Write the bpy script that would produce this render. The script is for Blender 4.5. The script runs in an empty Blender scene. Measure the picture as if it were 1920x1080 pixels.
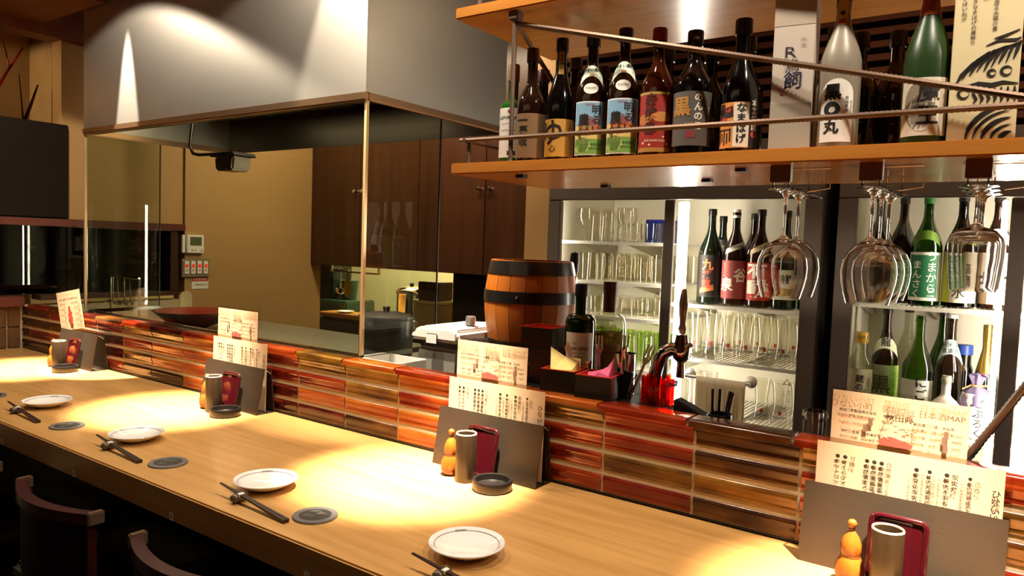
import bpy, bmesh, math, random
from mathutils import Matrix, Vector
random.seed(7)
PI = math.pi
sc = bpy.context.scene
COL = sc.collection
# ---------------------------------------------------------------- camera
CZ = 1.3674
def cam_setup():
    f, pitch, yaw, roll = 1362.6, math.radians(3.405), math.radians(-35.03), math.radians(-2.003)
    fw = Vector((math.sin(yaw)*math.cos(pitch), math.cos(yaw)*math.cos(pitch), -math.sin(pitch)))
    rt = Vector((math.cos(yaw), -math.sin(yaw), 0)); dn = fw.cross(rt)
    r2 = rt*math.cos(roll)+dn*math.sin(roll); d2 = -rt*math.sin(roll)+dn*math.cos(roll)
    m = Matrix((r2, -d2, -fw)).transposed().to_4x4(); m.translation = Vector((0, 0, CZ))
    c = bpy.data.cameras.new('camera'); c.sensor_width = 36; c.lens = f/1920*36; c.clip_start = .02
    o = bpy.data.objects.new('camera', c); o.matrix_world = m; COL.objects.link(o); sc.camera = o
cam_setup()
# ---------------------------------------------------------------- world, exposure
w = bpy.data.worlds.new('world'); sc.world = w; w.use_nodes = True
w.node_tree.nodes['Background'].inputs[0].default_value = (1.0, .72, .45, 1)
w.node_tree.nodes['Background'].inputs[1].default_value = .08
vs = sc.view_settings; vs.view_transform = 'Standard'; vs.look = 'None'; vs.gamma = 1; vs.use_curve_mapping = False
vs.exposure = 0.0
cy = sc.cycles
cy.caustics_reflective = False; cy.caustics_refractive = False
cy.sample_clamp_indirect = 4; cy.sample_clamp_direct = 0
cy.max_bounces = 32; cy.diffuse_bounces = 3; cy.glossy_bounces = 5; cy.transmission_bounces = 32; cy.transparent_max_bounces = 40
cy.use_denoising = True
WARM = (1.0, .88, .71)
def light(kind, name, loc, power, color=WARM, rot=(0, 0, 0), **kw):
    l = bpy.data.lights.new(name, kind); l.energy = power; l.color = color
    for k, v in kw.items(): setattr(l, k, v)
    o = bpy.data.objects.new(name, l); o.location = loc; o.rotation_euler = rot; COL.objects.link(o); return o
SPOTS = [-3.26, -2.12, -.98, .14, 1.26]
for x in SPOTS:
    light('SPOT', 'downlight_beam', (x, 1.25, 2.575), 2500, WARM, (math.radians(4.2), math.radians(9), 0), spot_size=math.radians(22), spot_blend=1.0, shadow_soft_size=.03)
    light('SPOT', 'downlight_spill', (x, 1.25, 2.575), 64, WARM, (0, 0, 0), spot_size=math.radians(128), spot_blend=.12, shadow_soft_size=.03)
light('SPOT', 'hood_wash_narrow', (-3.33, 1.638, 2.575), 1500, WARM, (0, 0, 0), spot_size=math.radians(19), spot_blend=.25, shadow_soft_size=.01)
light('SPOT', 'hood_wash_wide', (-1.84, 1.53, 2.575), 420, WARM, (math.radians(20), math.radians(2), 0), spot_size=math.radians(50), spot_blend=.4, shadow_soft_size=.01)
light('AREA', 'hood_fill_light', (-2.9, 2.1, 1.98), 4, (1, .78, .5), (0, 0, 0), shape='RECTANGLE', size=1.0, size_y=.1)  # fill light added under the hood to brighten behind the glass; no lamp there
light('AREA', 'kitchen_ceiling_light', (-4.0, 4.35, 2.5), 120, (.95, .95, .66), (0, 0, 0), shape='RECTANGLE', size=1.2, size_y=.4)
light('AREA', 'aisle_ceiling_light', (-3.05, 2.95, 2.58), 42, (1, .8, .54), (0, 0, 0), shape='RECTANGLE', size=1.7, size_y=.2)
light('AREA', 'louvre_fill_light', (-.2, 2.75, 2.58), 9, (1, .8, .54), (0, 0, 0), shape='RECTANGLE', size=1.2, size_y=.15)  # added fill that brightens the louvre slats; belongs to no ceiling fitting
light('AREA', 'dining_ceiling_light', (-1.6, -1.2, 2.5), 7, (1, .72, .45), (0, 0, 0), shape='RECTANGLE', size=3, size_y=1)
light('SPOT', 'alcove_light', (-4.45, .7, 2.35), 30, (1, .75, .45), (math.radians(60), 0, math.radians(5)), spot_size=math.radians(80), spot_blend=.6, shadow_soft_size=.02)
# ---------------------------------------------------------------- materials
def hx(s):
    s = s.lstrip('#'); v = [int(s[i:i+2], 16)/255 for i in (0, 2, 4)]
    return tuple(c/12.92 if c <= .04045 else ((c+.055)/1.055)**2.4 for c in v)+(1,)
MATS = {}
def mat(name, color, rough=.5, metal=0, emit=0, coat=0, spec=.5, trans=0, ior=1.45, noise=None, bump=None):
    """noise=(scale xyz, color2, detail, contrast) ; bump=(scale xyz, strength)"""
    if name in MATS: return MATS[name]
    m = bpy.data.materials.new(name); m.use_nodes = True; nt = m.node_tree; b = nt.nodes['Principled BSDF']
    col = hx(color) if isinstance(color, str) else color
    b.inputs['Base Color'].default_value = col; b.inputs['Roughness'].default_value = rough; b.inputs['Metallic'].default_value = metal
    b.inputs['Coat Weight'].default_value = coat; b.inputs['Coat Roughness'].default_value = .05
    b.inputs['Specular IOR Level'].default_value = spec; b.inputs['Transmission Weight'].default_value = trans; b.inputs['IOR'].default_value = ior
    if emit:
        b.inputs['Emission Color'].default_value = col; b.inputs['Emission Strength'].default_value = emit
    def nz(scale, detail):
        tc = nt.nodes.new('ShaderNodeTexCoord'); mp = nt.nodes.new('ShaderNodeMapping'); mp.inputs['Scale'].default_value = scale
        n = nt.nodes.new('ShaderNodeTexNoise'); n.inputs['Scale'].default_value = 1; n.inputs['Detail'].default_value = detail
        nt.links.new(tc.outputs['Object'], mp.inputs[0]); nt.links.new(mp.outputs[0], n.inputs[0]); return n
    if noise:
        n = nz(noise[0], noise[2]); r = nt.nodes.new('ShaderNodeValToRGB'); k = noise[3]
        r.color_ramp.elements[0].position = .5-k; r.color_ramp.elements[1].position = .5+k
        r.color_ramp.elements[0].color = col; r.color_ramp.elements[1].color = hx(noise[1])
        nt.links.new(n.outputs[0], r.inputs[0]); nt.links.new(r.outputs[0], b.inputs['Base Color'])
    if bump:
        n = nz(bump[0], 3); bp = nt.nodes.new('ShaderNodeBump'); bp.inputs['Strength'].default_value = bump[1]; bp.inputs['Distance'].default_value = .002
        nt.links.new(n.outputs[0], bp.inputs['Height']); nt.links.new(bp.outputs[0], b.inputs['Normal'])
    MATS[name] = m; return m
def thin(name, tint, refl=1.0, ior=1.5, rough=0.0, gain=1.0):
    """thin sheet of glass: clear or tinted, with Fresnel reflection"""
    if name in MATS: return MATS[name]
    m = bpy.data.materials.new(name); m.use_nodes = True; nt = m.node_tree; nt.nodes.clear()
    o = nt.nodes.new('ShaderNodeOutputMaterial'); t = nt.nodes.new('ShaderNodeBsdfTransparent'); g = nt.nodes.new('ShaderNodeBsdfGlossy')
    g.inputs['Roughness'].default_value = rough; g.inputs['Color'].default_value = (refl, refl, refl, 1)
    t.inputs[0].default_value = hx(tint) if isinstance(tint, str) else tint
    fr = nt.nodes.new('ShaderNodeFresnel'); fr.inputs[0].default_value = ior; mx = nt.nodes.new('ShaderNodeMixShader')
    ge = nt.nodes.new('ShaderNodeNewGeometry'); mu = nt.nodes.new('ShaderNodeMath'); mu.operation = 'MULTIPLY_ADD'; mu.inputs[1].default_value = -1; mu.inputs[2].default_value = 1
    m2 = nt.nodes.new('ShaderNodeMath'); m2.operation = 'MULTIPLY'; m3 = nt.nodes.new('ShaderNodeMath'); m3.operation = 'MULTIPLY'; m3.use_clamp = True; m3.inputs[1].default_value = gain
    nt.links.new(ge.outputs['Backfacing'], mu.inputs[0]); nt.links.new(fr.outputs[0], m2.inputs[0]); nt.links.new(mu.outputs[0], m2.inputs[1])
    nt.links.new(m2.outputs[0], m3.inputs[0]); nt.links.new(m3.outputs[0], mx.inputs[0]); nt.links.new(t.outputs[0], mx.inputs[1]); nt.links.new(g.outputs[0], mx.inputs[2]); nt.links.new(mx.outputs[0], o.inputs[0])
    MATS[name] = m; return m
def real_glass(name, col=(1, 1, 1, 1), ior=1.45):
    if name in MATS: return MATS[name]
    m = bpy.data.materials.new(name); m.use_nodes = True; nt = m.node_tree; nt.nodes.clear()
    o = nt.nodes.new('ShaderNodeOutputMaterial'); g = nt.nodes.new('ShaderNodeBsdfGlass'); g.inputs['IOR'].default_value = ior; g.inputs['Color'].default_value = col; g.inputs['Roughness'].default_value = 0
    nt.links.new(g.outputs[0], o.inputs[0]); MATS[name] = m; return m
def stave_wood(name, c1, c2, rough, stave=.09):
    """edge-glued boards with grain along X"""
    m = mat(name, c1, rough, coat=.15); nt = m.node_tree; b = nt.nodes['Principled BSDF']
    tc = nt.nodes.new('ShaderNodeTexCoord'); mp = nt.nodes.new('ShaderNodeMapping'); mp.inputs['Scale'].default_value = (1.6, 22, 22)
    n = nt.nodes.new('ShaderNodeTexNoise'); n.inputs['Scale'].default_value = 1.4; n.inputs['Detail'].default_value = 8; n.inputs['Roughness'].default_value = .62
    br = nt.nodes.new('ShaderNodeTexBrick'); br.inputs['Scale'].default_value = 1; br.inputs['Mortar Size'].default_value = .0006
    br.inputs['Brick Width'].default_value = .62; br.inputs['Row Height'].default_value = stave
    br.inputs['Color1'].default_value = (.40, .40, .40, 1); br.inputs['Color2'].default_value = (.60, .60, .60, 1); br.inputs['Mortar'].default_value = (.36, .36, .36, 1)
    ad = nt.nodes.new('ShaderNodeMath'); ad.operation = 'MULTIPLY_ADD'; ad.inputs[1].default_value = .45
    r = nt.nodes.new('ShaderNodeValToRGB'); r.color_ramp.elements[0].position = .34; r.color_ramp.elements[1].position = .95
    r.color_ramp.elements[0].color = hx(c2); r.color_ramp.elements[1].color = hx(c1)
    nt.links.new(tc.outputs['Object'], mp.inputs[0]); nt.links.new(mp.outputs[0], n.inputs[0]); nt.links.new(tc.outputs['Object'], br.inputs[0])
    nt.links.new(br.outputs[0], ad.inputs[0]); nt.links.new(n.outputs[0], ad.inputs[2]); nt.links.new(ad.outputs[0], r.inputs[0]); nt.links.new(r.outputs[0], b.inputs['Base Color'])
    return m
def glaze(name, c1, c2, c3):
    """lustrous mottled tile glaze"""
    m = mat(name, c1, .2, coat=.5); nt = m.node_tree; b = nt.nodes['Principled BSDF']
    tc = nt.nodes.new('ShaderNodeTexCoord'); oi = nt.nodes.new('ShaderNodeObjectInfo'); va = nt.nodes.new('ShaderNodeVectorMath'); va.operation = 'MULTIPLY_ADD'
    va.inputs[1].default_value = (5.0, 9, 14)
    n = nt.nodes.new('ShaderNodeTexNoise'); n.inputs['Scale'].default_value = 1; n.inputs['Detail'].default_value = 3
    sc_ = nt.nodes.new('ShaderNodeMath'); sc_.operation = 'MULTIPLY'; sc_.inputs[1].default_value = 60
    cb = nt.nodes.new('ShaderNodeCombineXYZ')
    r = nt.nodes.new('ShaderNodeValToRGB'); e = r.color_ramp.elements; e[0].position = .33; e[1].position = .68; e[0].color = hx(c1); e[1].color = hx(c3)
    q = e.new(.5); q.color = hx(c2)
    nt.links.new(oi.outputs['Random'], sc_.inputs[0]); nt.links.new(sc_.outputs[0], cb.inputs[0]); nt.links.new(tc.outputs['Object'], va.inputs[0]); nt.links.new(cb.outputs[0], va.inputs[2])
    nt.links.new(va.outputs[0], n.inputs[0]); nt.links.new(n.outputs[0], r.inputs[0]); nt.links.new(r.outputs[0], b.inputs['Base Color'])
    b.inputs['Metallic'].default_value = .25
    return m
def flat(hexcol, rough=.55): return mat('ink_'+hexcol.strip('#')+('' if rough == .55 else '_%d' % (rough*100)), hexcol, rough)
M = dict(
 counter=stave_wood('counter_wood', '#ce9c5c', '#a2723a', .34),
 shelf=stave_wood('shelf_wood', '#d08a3c', '#a8662a', .22, .16),
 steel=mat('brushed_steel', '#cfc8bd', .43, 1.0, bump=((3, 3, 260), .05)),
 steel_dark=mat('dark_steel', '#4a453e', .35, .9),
 chrome=mat('chrome', '#e6e2dc', .08, 1),
 mortar=mat('mortar', '#c2ab88', .8, bump=((90, 90, 90), .4)),
 black=mat('black_plastic', '#0d0b0a', .35),
 soot=mat('soot_dark', '#15110e', .7),
 panel=mat('dark_panel', '#140c07', .55, spec=.2),
 plaster=mat('plaster', '#b8935f', .85, noise=((3, 3, 3), '#a07c4c', 5, .25), bump=((25, 25, 25), .3)),
 beige=mat('beige_wall', '#b48c58', .6, noise=((1.5, 1.5, 1.5), '#a9814d', 4, .3)),
 walnut=mat('walnut', '#4a2a17', .32, noise=((14, 14, 1.2), '#371d0e', 6, .25)),
 redwood=mat('red_brown_wood', '#5a2a1c', .4),
 soffit=mat('soffit_wood', '#6b3a1c', .5, noise=((2, 20, 20), '#54290f', 5, .3)),
 floor=mat('floor_tile', '#14100c', .5),
 rebar=mat('rebar_iron', '#6b5648', .5, .7),
 pane=thin('window_pane', '#eef2ea', .9),
 pane_dark=thin('dark_pane', '#3a3f44', .9),
 fridge_pane=thin('fridge_pane', '#fafaf6', .8, 1.4),
 acrylic=thin('acrylic_sleeve', '#f6f2ee', .9, 1.45),
 tumbler=thin('tumbler_glass', '#fbfaf6', 1.0, 1.5, 0, 1.4),
 tumbler_g=thin('tumbler_green', '#e2f0b8', 1.0, 1.5, 0, 1.4),
 wine=real_glass('wine_glass'),
 paper=mat('menu_paper', '#f3d3ac', .6),
 plate=mat('white_porcelain', '#efe9e2', .12, coat=.5),
 blackware=mat('black_lacquer', '#17120e', .3),
 bamboo=mat('smoked_bamboo', '#2e2010', .3, noise=((60, 60, 3), '#20150a', 4, .3)),
 gourd=mat('gourd_wood', '#a4581a', .28, coat=.4, noise=((40, 40, 9), '#743808', 4, .3)),
 redlac=mat('red_lacquer', '#30060b', .12, coat=.8),
 redin=mat('vermilion_lacquer', '#c8321e', .25, coat=.4),
 frame=mat('fridge_frame', '#6b6058', .45, .3),
 fridge_in=mat('fridge_liner', '#ece4d0', .5),
 white=mat('white_plastic', '#e8e2d8', .35),
 wire=mat('shelf_wire', '#ece8dc', .35),
 led=mat('led_tube', '#fff4e6', .5, emit=55),
 g_brown=mat('bottle_brown', '#1c0c05', .06, coat=.3),
 g_black=mat('bottle_black', '#070606', .1, coat=.2),
 g_dkgreen=mat('bottle_dark_green', '#0a1408', .06, coat=.3),
 g_green=thin('bottle_green_clear', '#3f7a22', 1, 1.5),
 g_lime=thin('bottle_lime_clear', '#7fa838', 1, 1.5),
 g_clear=thin('bottle_clear', '#e4e6d8', 1, 1.5),
 g_amber=thin('bottle_amber', '#5a2c0c', 1, 1.5),
 g_olive=thin('bottle_olive', '#3c3a14', 1, 1.5),
 g_frost=mat('bottle_frosted', '#8a8070', .4),
 g_maou=mat('bottle_matte_green', '#1d3712', .36),
 seatc=mat('olive_cushion', '#4a4432', .8),
 chairw=mat('chair_wood', '#34100d', .3, coat=.3),
 barrel=mat('barrel_wood', '#ac601c', .35, noise=((18, 18, 3), '#8c4812', 5, .3)),
 gold=mat('gold_foil', '#c9a24a', .25, .9),
)
# ---------------------------------------------------------------- mesh helpers
class MB:
    def __init__(s): s.v = []; s.f = []; s.mi = []
    def add(s, v, f): o = len(s.v); s.v += [tuple(p) for p in v]; s.f += [[i+o for i in q] for q in f]; return s
    def box(s, x0, x1, y0, y1, z0, z1):
        return s.add([(x0,y0,z0),(x1,y0,z0),(x1,y1,z0),(x0,y1,z0),(x0,y0,z1),(x1,y0,z1),(x1,y1,z1),(x0,y1,z1)],
                     [(0,3,2,1),(4,5,6,7),(0,1,5,4),(1,2,6,5),(2,3,7,6),(3,0,4,7)])
    def cbox(s, c, d): return s.box(c[0]-d[0]/2, c[0]+d[0]/2, c[1]-d[1]/2, c[1]+d[1]/2, c[2]-d[2]/2, c[2]+d[2]/2)
    def lathe(s, prof, n=24, c=(0, 0, 0), close=False):
        v = []; f = []; k = len(prof)
        for r, z in prof:
            for i in range(n): a = 2*PI*i/n; v.append((c[0]+r*math.cos(a), c[1]+r*math.sin(a), c[2]+z))
        rng = range(k if close else k-1)
        for j in rng:
            j2 = (j+1) % k
            for i in range(n): i2 = (i+1) % n; f.append((j*n+i, j*n+i2, j2*n+i2, j2*n+i))
        if not close:
            if prof[0][0] > 1e-6: f.append(tuple(range(n-1, -1, -1)))
            if prof[-1][0] > 1e-6: f.append(tuple((k-1)*n+i for i in range(n)))
        return s.add(v, f)
    def openlathe(s, prof, n=24, c=(0, 0, 0)):
        v = []; f = []; k = len(prof)
        for r, z in prof:
            for i in range(n): a = 2*PI*i/n; v.append((c[0]+r*math.cos(a), c[1]+r*math.sin(a), c[2]+z))
        for j in range(k-1):
            for i in range(n): i2 = (i+1) % n; f.append((j*n+i, j*n+i2, (j+1)*n+i2, (j+1)*n+i))
        return s.add(v, f)
    def tube(s, pts, r, n=8, radii=None, cap=True):
        pts = [Vector(p) for p in pts]; v = []; f = []; k = len(pts)
        up = None
        for j, p in enumerate(pts):
            t = (pts[min(j+1, k-1)]-pts[max(j-1, 0)]).normalized()
            if up is None:
                up = Vector((0, 0, 1)) if abs(t.z) < .9 else Vector((1, 0, 0))
            a = t.cross(up).normalized(); up = a.cross(t).normalized()
            rr = radii[j] if radii else r
            for i in range(n): q = 2*PI*i/n; v.append(p+a*rr*math.cos(q)+up*rr*math.sin(q))
        for j in range(k-1):
            for i in range(n): i2 = (i+1) % n; f.append((j*n+i, j*n+i2, (j+1)*n+i2, (j+1)*n+i))
        if cap: f.append(tuple(range(n-1, -1, -1))); f.append(tuple((k-1)*n+i for i in range(n)))
        return s.add(v, f)
    def prism(s, poly, ax, a0, a1):
        """extrude a 2D polygon along axis ax (0,1,2); poly in the other two axes in order"""
        n = len(poly); v = []
        for a in (a0, a1):
            for p, q in poly: v.append((a, p, q) if ax == 0 else (p, a, q) if ax == 1 else (p, q, a))
        f = [(i, (i+1) % n, n+(i+1) % n, n+i) for i in range(n)]+[tuple(range(n-1, -1, -1)), tuple(range(n, 2*n))]
        return s.add(v, f)
    def xf(s, m): s.v = [tuple(m @ Vector(p)) for p in s.v]; return s
    def mesh(s, name, material=None, smooth=None, bevel=0, seg=2):
        me = bpy.data.meshes.new(name); me.from_pydata(s.v, [], s.f)
        bm = bmesh.new(); bm.from_mesh(me)
        if bevel:
            bmesh.ops.remove_doubles(bm, verts=bm.verts, dist=1e-6)
            bmesh.ops.bevel(bm, geom=bm.edges[:], offset=bevel, segments=seg, affect='EDGES', clamp_overlap=True)
        bmesh.ops.recalc_face_normals(bm, faces=bm.faces); bm.to_mesh(me); bm.free()
        if smooth is not None or bevel:
            me.polygons.foreach_set('use_smooth', [True]*len(me.polygons)); me.set_sharp_from_angle(angle=math.radians(smooth or 40))
        if material: me.materials.append(material)
        me.update(); return me
def link(name, me, parent=None, loc=None, rot=None):
    o = bpy.data.objects.new(name, me); COL.objects.link(o)
    if parent: o.parent = parent
    if loc: o.location = loc
    if rot: o.rotation_euler = rot
    return o
def part(name, mb, material, parent, smooth=None, bevel=0, loc=None, rot=None, label=None, kind=None, seg=2):
    o = link(name, mb.mesh(name, material, smooth, bevel, seg) if isinstance(mb, MB) else mb, parent, loc, rot)
    if label: o['label'] = label
    if kind: o['kind'] = kind
    return o
def tag(o, label=None, cat=None, group=None, kind=None):
    if label: o['label'] = label
    if cat: o['category'] = cat
    if group: o['group'] = group
    if kind: o['kind'] = kind
    return o
def thing(name, label, cat, loc=(0, 0, 0), rz=0, group=None):
    o = link(name, None, None, loc, (0, 0, rz)); o.empty_display_size = .05
    return tag(o, label, cat, group)
def solo(name, label, cat, mb, material, loc=(0, 0, 0), rot=None, group=None, smooth=None, bevel=0, seg=2):
    o = part(name, mb, material, None, smooth, bevel, loc, rot, seg=seg); return tag(o, label, cat, group)
def struct(name, mb, material, label=None, **kw):
    o = part(name, mb, material, None, **kw); o['kind'] = 'structure'
    if label: o['label'] = label
    return o
def dup(o, parent=None, loc=None, rot=None, label=None):
    c = o.copy(); COL.objects.link(c); c.parent = parent
    if loc: c.location = loc
    if rot: c.rotation_euler = rot
    if label: c['label'] = label
    for ch in list(o.children): dup(ch, c)
    return c
# ---------------------------------------------------------------- lettering
TXT = {}
def text2d(s, size, vertical=False, bold=0.0, gap=1.02):
    key = (s, vertical, bold, gap)
    if key not in TXT:
        c = bpy.data.curves.new('t', 'FONT'); c.resolution_u = 2; c.offset = bold
        c.body = '\n'.join(s) if vertical else s; c.align_x = 'CENTER'; c.align_y = 'CENTER'; c.space_line = gap
        o = bpy.data.objects.new('t', c); COL.objects.link(o)
        me = bpy.data.meshes.new_from_object(o.evaluated_get(bpy.context.evaluated_depsgraph_get()))
        TXT[key] = ([(v.co.x, v.co.y) for v in me.vertices], [tuple(p.vertices) for p in me.polygons])
        bpy.data.objects.remove(o); bpy.data.curves.remove(c); bpy.data.meshes.remove(me)
    v, f = TXT[key]
    return [(x*size, y*size) for x, y in v], f
PRE = []
def text_flat(mb, s, size, x, z, y=0, vertical=False, bold=0, gap=1.02, sx=1):
    """lettering in the XZ plane, read from -Y"""
    v, f = text2d(s, size, vertical, bold, gap); mb.add([(x+a*sx, y, z+b) for a, b in v], f); return mb
def bend(mb, r, step=.006):
    """wrap a flat XZ sheet round a vertical cylinder of radius r, facing -Y"""
    bm = bmesh.new(); me = bpy.data.meshes.new('b'); me.from_pydata(mb.v, [], mb.f); bm.from_mesh(me); bpy.data.meshes.remove(me)
    xs = [v.co.x for v in bm.verts]
    x = math.floor(min(xs)/step)*step+step
    while x < max(xs):
        bmesh.ops.bisect_plane(bm, geom=bm.verts[:]+bm.edges[:]+bm.faces[:], plane_co=(x, 0, 0), plane_no=(1, 0, 0), dist=1e-7); x += step
    out = MB(); bm.verts.index_update()
    rf = r if callable(r) else (lambda z: r)
    out.v = [(rf(v.co.z)*math.sin(v.co.x/rf(v.co.z))+0, -rf(v.co.z)*math.cos(v.co.x/rf(v.co.z))+v.co.y, v.co.z) for v in bm.verts]
    out.f = [[v.index for v in fc.verts] for fc in bm.faces]; bm.free(); return out
# ================================================================ THE ROOM
struct('floor', MB().box(-6.2, 2.2, -2.6, 5.2, -.05, 0), M['floor'])
struct('ceiling', MB().box(-6.2, 2.2, -2.6, 5.2, 2.62, 2.7), M['soffit'])
struct('wall_back', MB().box(-6.2, 2.2, 5.1, 5.2, 0, 2.62), M['beige'])
struct('wall_dining', MB().box(-6.2, 2.2, -2.7, -2.6, 0, 2.62), M['soffit'])
struct('wall_right', MB().box(2.1, 2.2, -2.6, 5.1, 0, 2.62), M['soffit'])
struct('wall_left', MB().box(-6.2, -6.1, -2.6, 5.1, 0, 2.62), M['beige'])
struct('wall_kitchen', MB().box(-4.32, -4.2, 2.49, 3.545, 0, 2.62), M['beige'])
struct('wall_above_pass', MB().box(-4.32, -2.235, 3.81, 3.9, 1.18, 2.62), M['beige'])
struct('wall_pass', MB().box(-2.92, -2.235, 3.52, 3.6, 0, 1.175), M['panel'])
struct('wall_fridge_end', MB().box(-2.234, -2.075, 3.29, 4.04, 0, 2.62), M['beige'])
struct('wall_fridge_back', MB().box(-2.075, 2.1, 4.0, 4.06, 0, 2.62), M['beige'])
# soffit over the end of the counter
sf = struct('trim_soffit', MB().box(-4.19, -3.52, -2.55, 1.69, 2.41, 2.62), M['soffit'])
struct('trim_beam', MB().box(-4.32, -4.19, -2.55, 2.49, 2.36, 2.62), M['soffit'])
struct('trim_cross_beam', MB().box(-5.2, -4.32, 1.0, 1.12, 2.36, 2.62), M['soffit'])
# --- end partition at X=-4.2
wp = struct('wall_end', MB().box(-4.32, -4.212, -1.6, 2.49, 0, .962), M['mortar'])
stone = mat('stone_tile', '#6e4c2a', .6, noise=((14, 14, 14), '#4c331c', 6, .3), bump=((40, 40, 40), .6))
for k, (z0, z1) in enumerate(((.645, .748), (.752, .855), (.859, .960))):
    y1 = 1.6
    for j in range(9):
        wd = .062 if j == 0 else .15
        part('stone_tile', MB().box(0, .011, y1-wd+.003, y1-.003, z0, z1).mesh('stone', stone, bevel=.003, seg=1), None, wp, loc=(-4.212, 0, 0)); y1 -= wd
struct('trim_ledge', MB().box(-4.34, -4.17, -1.6, 1.607, .963, 1.016), M['redwood'], bevel=.004)
w1 = struct('window_1', MB().box(-4.27, -4.262, -1.6, 2.44, 1.017, 1.379), M['pane_dark'])
for y0, y1 in ((2.40, 2.449),):
    part('window_frame', MB().box(-4.31, -4.2, y0, y1, 1.017, 1.379), M['walnut'], w1, bevel=.003)
part('window_frame', MB().box(-4.31, -4.2, 1.69, 2.449, .99, 1.016), M['walnut'], w1, bevel=.003)
struct('trim_rail', MB().box(-4.33, -4.19, -1.6, 2.49, 1.38, 1.42), M['redwood'], bevel=.003)
struct('wall_upper', MB().box(-4.32, -4.215, 1.8, 2.49, 1.421, 2.36), M['beige'])
struct('wall_upper_return', MB().box(-4.75, -4.32, 1.84, 1.92, 1.2, 2.62), M['plaster'])
struct('wall_alcove', MB().box(-4.8, -4.7, -1.6, 1.84, .9, 2.62), M['plaster'])
cup = thing('wall_cupboard', 'black-brown wall cupboard above the dark window at the counter end', 'cupboard', (-4.21, 1.0, 1.42))
part('body', MB().box(-.48, 0, -2.2, .832, .001, .50), M['panel'], cup, bevel=.003)
for y0, y1 in ((-.70, .825), (-2.19, -.71)): part('door', MB().box(.001, .02, y0, y1, .008, .492), M['panel'], cup, bevel=.002)
# red branches in the alcove
vas = thing('branch_arrangement', 'red bare branches standing on top of the dark wall cupboard', 'branches', (-4.42, 1.50, 1.921))
redb = mat('red_branch', '#a01418', .5); brown_b = mat('brown_branch', '#5a4020', .7)
def branch(pts, r, m):
    r *= 1.35
    part('branch', MB().tube(pts, r, 6, [r*(1-.6*i/(len(pts)-1)) for i in range(len(pts))]), m, vas, smooth=60)
branch([(0, .02, .0), (.0, .06, .12), (.02, .12, .26), (.0, .20, .40)], .008, redb)
branch([(.0, .085, .19), (0, .07, .30), (0, .09, .44)], .005, redb)
branch([(.02, .13, .27), (.0, .12, .36), (0, .105, .42)], .004, redb)
branch([(0, .0, .0), (0, -.02, .18), (.0, .03, .30), (0, .06, .52)], .009, redb)
branch([(0, -.02, .2), (.02, -.06, .36), (0, -.02, .5)], .006, redb)
branch([(.0, .2, 0), (0, .24, .12), (0, .27, .22)], .008, brown_b)
branch([(.0, .2, 0), (0, .19, .14), (0, .18, .26)], .004, brown_b)
branch([(.0, .34, 0), (0, .345, .1), (0, .34, .2)], .003, brown_b)
# ================================================================ COUNTER
cn = thing('bar_counter', 'long pale wooden bar counter with brown front edge', 'counter', (0, 0, 0))
part('worktop', MB().box(-4.205, 1.4, .94, 1.606, .675, .75), M['counter'], cn, bevel=.004)
struct('wall_counter_base', MB().box(-4.2, 1.4, 1.32, 1.605, 0, .674), M['panel'])
for x in (-2.608, -2.125, -1.629, -1.135, -.64):
    tg = part('seat_tag', MB().box(x-.009, x+.009, .9375, .9397, .68, .699), M['white'], cn)
    part('tag_mark', MB().box(x-.001, x+.001, .9368, .9374, .686, .693), flat('#3a3028'), tg)
# ================================================================ TILED WALL
tw = struct('wall_tiled', MB().box(-4.2, 1.4, 1.6082, 1.676, .7505, .965).box(-4.2, 1.4, 1.617, 1.676, 0, .7504), M['mortar'])
part('skirting', MB().box(-4.2, 1.4, 1.6062, 1.6081, .7505, .756), M['black'], tw)
G = dict(r=glaze('glaze_red', '#641509', '#8a280e', '#aa4416'), o=glaze('glaze_orange', '#943a13', '#b05518', '#c0762c'),
         g=glaze('glaze_gold', '#3c210a', '#754c16', '#aa782a'), b=glaze('glaze_brown', '#2c1508', '#4e2a0f', '#784c1e'), d=glaze('glaze_dark', '#260c08', '#4a140c', '#6e2412'))
TL, TH, PX, PZ = .2275, .0435, .235, .0548
prof = [(0, .0), (-.0072, .0), (-.0098, .002), (-.0105, .006), (-.0092, .012), (-.0092, .017), (-.0115, .025), (-.0135, .033), (-.0130, .040), (-.0100, .046), (-.0072, .0485), (0, .0485)]
prof = [(a, b*.89) for a, b in prof]
tm = {k: MB().prism(prof, 0, 0, TL).mesh('tile', m, smooth=50) for k, m in G.items()}
prof_c = [(-.0115, -.0115), (-.0115, .006), (-.009, .0105), (-.004, .012), (.052, .012), (.058, .010), (.06, .004), (.06, -.0005), (0, -.0005), (0, -.0115)]
tc_ = {k: MB().prism(prof_c, 0, 0, TL).mesh('cap_tile', m, smooth=50) for k, m in G.items()}
COLS = {-6: 'grbo', -5: 'rgog', -4: 'brgr', -3: 'grrg', -2: 'rgbr', -1: 'grrr', 0: 'bbgb', 1: 'rrgr', 2: 'grrr', 3: 'rgrr', 4: 'oroo', 5: 'ggob', 6: 'grod', 7: 'rrdd', 8: 'bgrr', 9: 'oooo', 10: 'goob', 11: 'grgb', 12: 'rddr', 13: 'rbdr', 14: 'rbrd', 15: 'dbrd', 16: 'bbdd'}
CAPS = 'grobrrbroorogrbrdrbdbrr'
for i, c in COLS.items():
    x0 = -.360-i*PX-PX+.00325
    for j, ch in enumerate(c):
        if x0 < -4.2:
            me = MB().prism(prof, 0, -4.198-x0, TL).mesh('tile', G[ch], smooth=50)
        else: me = tm[ch]
        part('tile', me, None, tw, loc=(x0, 1.6165, .7575+(3-j)*PZ))
    if x0 > -4.2: part('cap_tile', tc_[CAPS[i+6]], None, tw, loc=(x0-.02, 1.6165, .9655))
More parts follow.
